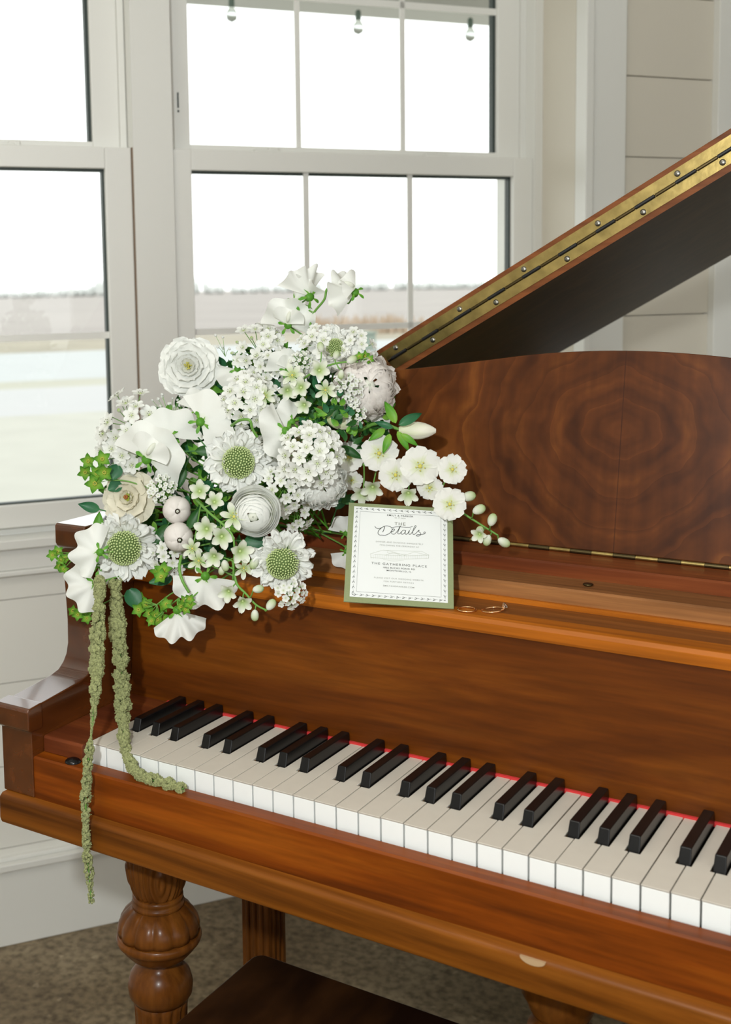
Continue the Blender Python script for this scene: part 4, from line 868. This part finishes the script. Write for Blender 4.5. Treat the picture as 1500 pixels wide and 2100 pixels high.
# --- allium, lace, baby's breath
umbel(262, 862, 58, .130, -.25, .35, 'airy starry cluster reaching left towards the window', n=16, fr=.36, loose=.5, nb=1)
umbel(246, 935, 50, .125, -.35, .0, 'starry white cluster left of the largest sweet pea', n=18, fr=.34)
umbel(530, 712, 52, .230, -.05, .35, 'starry white cluster at the top of the bouquet', n=20, fr=.33, nb=1)
umbel(560, 745, 40, .225, .1, .3, 'small starry cluster under the top one', n=14, fr=.34)
umbel(512, 820, 52, .165, .0, .15, 'starry white cluster above the upper pincushion flower', n=20, fr=.36)
umbel(642, 930, 56, .140, .15, .15, 'dense starry white cluster resting on the ruffled bloom', n=26, fr=.34, spread=1.35)
umbel(585, 1000, 42, .140, .1, .05, 'starry cluster right of the smooth ranunculus ball', n=16, fr=.34)
umbel(612, 1050, 36, .175, .2, -.2, 'shaded starry cluster behind the smooth ranunculus ball', n=12, fr=.34)
umbel(345, 1150, 34, .100, .0, -.3, 'small starry cluster below the cup shaped buds', n=12, fr=.4)
umbel(730, 712, 40, .250, .2, .35, 'starry cluster at the top right corner of the bouquet', n=14, fr=.36)
umbel(655, 705, 42, .235, -.1, .4, 'starry cluster under the upright sweet peas', n=14, fr=.38)
umbel(344, 838, 38, .175, -.2, .3, "cloud of tiny round baby's breath balls", n=26, fr=.12, name='babys_breath', fl='tiny_bloom', me=None, loose=.6, group="baby's breath sprays") if False else None
def babys(px, py, rpx, y, n, label):
    Mx, k = frame(px, py, y, -.1, .2); R = rpx*k; root = empty('babys_breath', Mx, label=label, cat='flower', group="baby's breath sprays"); rnd = random.Random(px); bs = BM()
    bb = BM()
    for i in range(7): ball(bb, (.35*math.cos(i*2.4), .35*math.sin(i*2.4), .25*math.sin(i)), .55)
    me = bpy.data.meshes.new('tiny_bloom'); bb.to_mesh(me); bb.free(); me.materials.append(P_WHITE); me.polygons.foreach_set('use_smooth', [True]*len(me.polygons))
    for i in range(n):
        a = rnd.uniform(0, 6.28); rr = R*math.sqrt(rnd.random()); q = Vector((rr*math.cos(a), rr*math.sin(a), rnd.uniform(-.3, .3)*R)); tube(bs, [Vector((R*.3, -R*1.1, -R*.6)), q*.6+Vector((R*.1, -R*.3, -R*.1)), q], .0003, n=4)
        inst('tiny_bloom', me, root, Matrix.Translation(q) @ Matrix.Scale(.0021*rnd.uniform(.7, 1.2), 4))
    build('stem', bs, STEMG, root); return root
babys(342, 838, 38, .175, 26, "cloud of baby's breath left under the open ranunculus")
babys(455, 705, 22, .225, 6, "thin baby's breath twig against the bright window")
umbel(333, 1003, 32, .110, .0, .1, 'flat lacy head under the largest sweet pea', n=34, fr=.16, me=FL_LACE, name='lace_flower', spread=1.0, group='lacy flower heads')
umbel(620, 745, 28, .215, .0, .2, 'flat lacy head in the upper middle', n=26, fr=.17, me=FL_LACE, name='lace_flower', spread=1.0, group='lacy flower heads')
umbel(712, 800, 36, .205, .1, .1, 'flat lacy head left of the blush bloom', n=34, fr=.17, me=FL_LACE, name='lace_flower', spread=1.0, group='lacy flower heads')
umbel(728, 850, 26, .205, .1, -.1, 'flat lacy head above the hanging cream lily bud', n=24, fr=.18, me=FL_LACE, name='lace_flower', spread=1.0, group='lacy flower heads')
umbel(598, 1218, 34, .085, .3, -.35, 'lacy head hanging under the pincushion flower by the card', n=24, fr=.22, me=FL_LACE, name='lace_flower', spread=1.0, group='lacy flower heads')
# --- star florets and green white sprays
spray('alstroemeria_spray', 'pale green budded spray across the upper middle of the bouquet', [(570, 850, .22), (600, 800, .195), (640, 765, .185), (690, 745, .185), (735, 742, .190)],
      [('orn', 543, 812, 24, .170, -.1, .0, 0), ('orn', 600, 770, 26, .175, -.2, .3, 20), ('tru', 618, 795, 26, .178, -.2, .1, 0), ('tru', 590, 800, 24, .175, .1, -.2, 90), ('bud', 722, 738, 22, .185, .2, .1, -60), ('bud', 690, 728, 18, .185, 0, .2, -20), ('bud', 658, 712, 20, .190, 0, .2, 10), ('tru', 655, 760, 26, .180, .1, .1, 40), ('orn', 668, 800, 24, .180, .0, -.2, 0), ('bud', 700, 768, 18, .185, .1, -.1, 170), ('tru', 625, 830, 22, .182, -.3, -.2, 0)], .2, group='green white florets')
spray('alstroemeria_spray', 'green white spray curving down left of the smooth ranunculus ball', [(398, 1020, .110), (430, 1052, .085), (462, 1080, .078), (480, 1110, .078), (478, 1190, .078)],
      [('tru', 410, 1008, 26, .100, -.1, .2, 0), ('tru', 440, 1030, 24, .095, .1, .3, 30), ('tru', 425, 1085, 30, .085, -.3, .0, 0), ('tru', 455, 1100, 30, .082, .1, -.1, 50), ('orn', 480, 1060, 30, .088, .1, .2, 20), ('tru', 492, 1130, 30, .080, .3, -.2, 0), ('tru', 440, 1140, 26, .080, -.2, -.3, 0), ('orn', 408, 1150, 24, .085, -.2, -.1, 0), ('bud', 522, 1155, 24, .085, .2, -.2, 150), ('bud', 462, 1160, 22, .075, 0, -.2, 190), ('orn', 500, 1165, 22, .080, .2, -.4, 0), ('orn', 395, 1125, 22, .088, -.2, .0, 10)], .2, group='green white florets')
spray('larkspur_spray', 'green budded larkspur tip hanging over the fallboard below the left buds', [(478, 1150, .085), (485, 1195, .080), (505, 1218, .078), (525, 1240, .075), (548, 1252, .072)],
      [('tru', 470, 1212, 24, .072, -.3, -.4, 180), ('tru', 498, 1232, 24, .070, .1, -.6, 170), ('bud', 530, 1208, 22, .075, .2, 0, -80), ('bud', 523, 1262, 22, .068, 0, -.2, 180), ('bud', 556, 1240, 24, .072, .2, .1, -40), ('bud', 455, 1170, 18, .075, 0, -.2, 170)], .2, group='green white florets')
spray('delphinium_spray', 'long white delphinium spray arching right across the music desk', [(640, 960, .215), (720, 950, .225), (800, 965, .232), (880, 995, .235), (940, 1045, .232), (990, 1078, .232), (1022, 1098, .232)],
      [('del', 716, 938, 32, .222, -.2, .3, 10), ('del', 722, 985, 22, .225, -.2, -.4, 0), ('del', 778, 930, 37, .215, .05, .05, 0), ('del', 812, 974, 34, .212, -.1, -.15, 36), ('del', 862, 956, 39, .215, .05, .0, 15), ('del', 928, 963, 30, .220, .3, .2, 60), ('del', 923, 1034, 33, .208, .0, -.1, 30), ('tru', 765, 998, 28, .222, -.1, -.5, 180), ('tru', 838, 1010, 26, .220, .0, -.6, 180), ('del', 882, 1000, 26, .222, -.2, -.3, 0), ('tru', 745, 1010, 26, .225, -.3, -.5, 180), ('del', 700, 960, 22, .222, -.2, .1, 0),
       ('bud', 962, 1018, 27, .222, .2, 0, -75), ('bud', 983, 1045, 26, .220, .2, 0, -65), ('bud', 1010, 1066, 25, .222, .1, .1, -20), ('tru', 985, 1095, 20, .215, -.3, -.3, 130), ('bud', 984, 1090, 22, .218, 0, 0, -20), ('bud', 1000, 1108, 22, .216, 0, -.1, 160), ('bud', 1034, 1112, 25, .222, .2, 0, -120)], .2, group='delphinium flowers', r=.0018)
# --- lilies
def lily(px, py, lpx, wpx, y, ang, label, path, lv, mat=P_LILY):
    Mx, k = frame(px, py, y, .1, .1, -ang); root = empty('lily_bud', Mx, label=label, cat='flower bud', group='closed lily buds'); L_, W_ = lpx*k, wpx*k; bm = BM()
    for i in range(3):
        for s_ in range(2):
            def f(u, v, i=i, s_=s_):
                r_ = W_*.5*(math.sin(math.pi*(.08+.87*v))**.75)*(1-.04*s_); a = 2*math.pi*(i+.5*s_)/3+u*.80; rr = r_*(1+.10*(1-u*u)); return Vector((rr*math.cos(a), L_*v, rr*math.sin(a)))
            grid(bm, 6, 10, f, tf=lambda u, v: max(0, min(1, .25+.65*(1-v)-.3*abs(u))))
    build('bud_petals', bm, mat, root, smooth=True, keepn=True); Mi = MW[root.name].inverted(); bm = BM(); tube(bm, smoothpts([Mi @ at(*p) for p in path], 5), .0024, n=8, taper=.7); build('stem', bm, STEMG, root, smooth=True)
    for lx, ly_, lp, wp_, a2 in lv:
        M2, k2 = frame(lx, ly_, y-.012, .1, .2); bm = BM(); petalgrid(bm, M2 @ RZ(math.radians(-a2)), lp*k2, wp_*k2, .3, -.9, cup=.45, ruf=.16, nu=6, nv=9, point=True); build('leaf', bm, rnd.choice((LEAFL, LEAFB)), root, world=True, smooth=True, keepn=True)
    return root
lily(668, 852, 60, 32, .200, 112, 'cream green lily bud hanging over the dark leaves', [(600, 845, .22), (640, 848, .205), (670, 853, .200)], [])
lily(818, 882, 76, 34, .232, 91, 'long white lily bud pointing right against the music desk', [(735, 885, .24), (775, 868, .235), (822, 882, .232)],
     [(812, 868, 52, 10, -25), (818, 872, 56, 10, 62), (806, 878, 40, 7, -70), (815, 885, 48, 8, 150), (822, 890, 44, 7, 125), (800, 890, 44, 8, 200), (790, 880, 42, 8, 235)], mat=petal('white lily bud', (.80, .78, .66), (.66, .70, .42), .7, trans=.1))
# --- bupleurum
bupleurum(222, 985, .105, [(182, 946), (175, 968), (210, 942), (195, 992), (215, 968), (200, 970)], 'star bracted green sprig in front of the left window', s=20, lv=[(228, 985, 34, 15, 25), (222, 1005, 30, 14, 60)])
bupleurum(160, 1135, .045, [(108, 1138), (118, 1132), (126, 1148), (134, 1146), (122, 1160), (130, 1168)], 'small green sprig poking left past the piano arm', s=13)
bupleurum(185, 1255, .045, [(148, 1252), (160, 1260), (172, 1262), (184, 1250), (178, 1268)], 'green bracts under the lower hanging sweet pea', s=13)
bupleurum(322, 1240, .080, [(276, 1235), (290, 1228), (285, 1250), (300, 1240), (318, 1262), (330, 1268), (308, 1258)], 'green bracts with a round blue green leaf below the left buds', s=15, lv=[(285, 1250, 46, 18, -25)])
bupleurum(340, 1250, .080, [(325, 1272), (342, 1240), (334, 1246), (312, 1274)], 'lime bract cluster left of the lowest sweet pea', s=14)
bupleurum(385, 1235, .060, [(378, 1232), (390, 1240), (380, 1250), (372, 1244), (388, 1228)], 'lime bract cluster above the lowest sweet pea', s=14)
bupleurum(742, 738, .230, [(738, 732), (748, 730), (758, 738)], 'tiny lime bracts at the tip of the music desk', s=13)
bupleurum(330, 1180, .085, [(325, 1176), (335, 1172), (332, 1184)], 'fresh green bract bud on a blue green leaf', s=20, lv=[(306, 1195, 48, 12, 80)])
bupleurum(795, 805, .265, [(795, 798), (800, 812)], 'small green sprig at the right edge of the blush bloom', s=16)
# --- single leaves
for a in [(205, 1045, 46, 11, .10, -75, 'green leaf pointing left above the piano arm', LEAFB), (200, 1095, 46, 11, .09, 5, 'upright leaf beside the left pincushion flower', LEAFL), (345, 1075, 60, 12, .115, 215, 'leaf between the left pincushion flower and the buds', LEAFD), (385, 1085, 54, 10, .10, 30, 'leaf between the two cup shaped buds', LEAFD),
          (400, 925, 56, 11, .13, 88, 'pointed leaf left of the upper pincushion flower', LEAFD), (440, 985, 48, 13, .13, 35, 'cupped green bract left of the upper pincushion flower', LEAFL), (500, 1110, 60, 18, .12, 95, 'broad dark leaf under the smooth ranunculus ball', LEAFB), (690, 1045, 50, 14, .22, 20, 'dark leaf above the upper left corner of the card', LEAFB),
          (700, 1030, 46, 10, .22, 70, 'second dark leaf above the upper left corner of the card', LEAFD), (620, 900, 62, 12, .19, 40, 'long dark leaf right of the tall folded sweet pea', LEAFD), (640, 905, 60, 12, .195, 75, 'dark leaf above the dense starry cluster', LEAFB), (700, 915, 52, 9, .215, 120, 'thin leaf under the lily buds', LEAFD),
          (430, 925, 52, 9, .13, 140, 'thin leaf behind the cupped bract', LEAFD), (380, 960, 50, 9, .14, 200, 'dark leaf in the gap below the largest sweet pea', LEAFD)]:
    leaf(a[0], a[1], a[2], a[3], a[4], a[5], a[6], mat=a[7])
# --- bare stems seen between things
def barestem(label, pts, r, mat): 
    bm = BM(); tube(bm, smoothpts([at(*p) for p in pts], 8), r, n=8); return recentre(build('flower_stem', bm, mat, smooth=True, label=label, cat='stem'))
barestem('thick dark green stem lying over the desk hinge left of the card', [(540, 1075, .27), (600, 1082, .285), (640, 1092, .29), (680, 1092, .28), (712, 1080, .255), (740, 1068, .245)], .0022, STEMD)
barestem('curved green stalk carrying the tall sweet peas', [(612, 740, .245), (634, 680, .248), (642, 645, .246), (665, 615, .245), (672, 592, .245), (695, 586, .245)], .0014, STEMG)
barestem('hooked sweet pea stalk above the upper pincushion flower', [(475, 873, .120), (492, 862, .110), (512, 862, .108), (518, 880, .112), (528, 896, .118)], .0016, STEMG)
barestem('curved stalk dropping towards the lowest sweet pea', [(372, 1140, .075), (368, 1165, .062), (374, 1190, .058), (388, 1215, .062)], .0016, STEMG)
# --- hanging amaranth
def amaranth(label, pts, seed):
    P3 = smoothpts([at(*p[:3]) for p in pts], 14); rad = [p[3] for p in pts]; rnd = random.Random(seed); root = empty('hanging_amaranth', Matrix.Translation(P3[0]), label=label, cat='hanging greenery', group='hanging green amaranth strands')
    bm = BM(); tube(bm, P3, .0009, n=6); build('stem', bm, STEMG, root, world=True, smooth=True)
    bm = BM(); n = len(P3); tot = 0
    for i in range(n-1):
        seg = (P3[i+1]-P3[i]); q = i/(n-1)*(len(rad)-1); j = int(q); r0 = 1.3*(rad[j]*(1-(q-j))+rad[min(j+1, len(rad)-1)]*(q-j)); k = FW.dot(P3[i]-CP)/FPX; r_ = r0*k
        if r0 < 2.5: continue
        m_ = max(2, int(seg.length/(r_*.30)))
        for j in range(m_):
            for h in range(4):
                a = rnd.uniform(0, 6.28); p_ = P3[i]+seg*((j+rnd.random())/m_); wob = .85+.75*noise.noise(p_*130+Vector((seed, 0, 0)))
                d = (seg.normalized().orthogonal()*math.cos(a)+seg.normalized().cross(seg.normalized().orthogonal())*math.sin(a)).normalized()
                c_ = p_+d*r_*.62*wob; ball(bm, c_, r_*rnd.uniform(.22, .40), sub=1, sc=(rnd.uniform(.8, 1.2), rnd.uniform(.8, 1.2), rnd.uniform(.8, 1.3)))
                for g_ in range(3): ball(bm, c_+Vector((rnd.gauss(0, 1), rnd.gauss(0, 1), rnd.gauss(0, 1))).normalized()*r_*.34, r_*.09, sub=1)
    build('blossom_clusters', bm, AMAR, root, world=True); return root
amaranth('left strand of hanging green amaranth reaching below the key bed', [(205, 1185, .030, 11), (204, 1215, .015, 12), (200, 1300, .000, 15), (198, 1370, -.012, 14), (196, 1420, -.022, 11), (190, 1478, -.030, 5), (187, 1508, -.034, 2), (184, 1535, -.038, 9), (178, 1600, -.042, 10), (176, 1690, -.045, 10), (180, 1760, -.046, 9), (188, 1850, -.046, 5)], 2)
amaranth('right strand of hanging green amaranth curling onto the key slip', [(236, 1190, .062, 12), (240, 1260, .055, 16), (246, 1330, .045, 16), (250, 1400, .035, 15), (252, 1470, .024, 13), (255, 1520, .013, 12), (265, 1560, -.006, 11), (283, 1586, -.012, 11), (310, 1599, -.013, 11), (345, 1608, -.013, 12), (376, 1618, -.014, 10)], 4)
# lift everything from the key-top datum so that the floor is at z = 0
for o in list(S.objects):
    if o.parent is None and o is not cam: o.location.z += ZUP
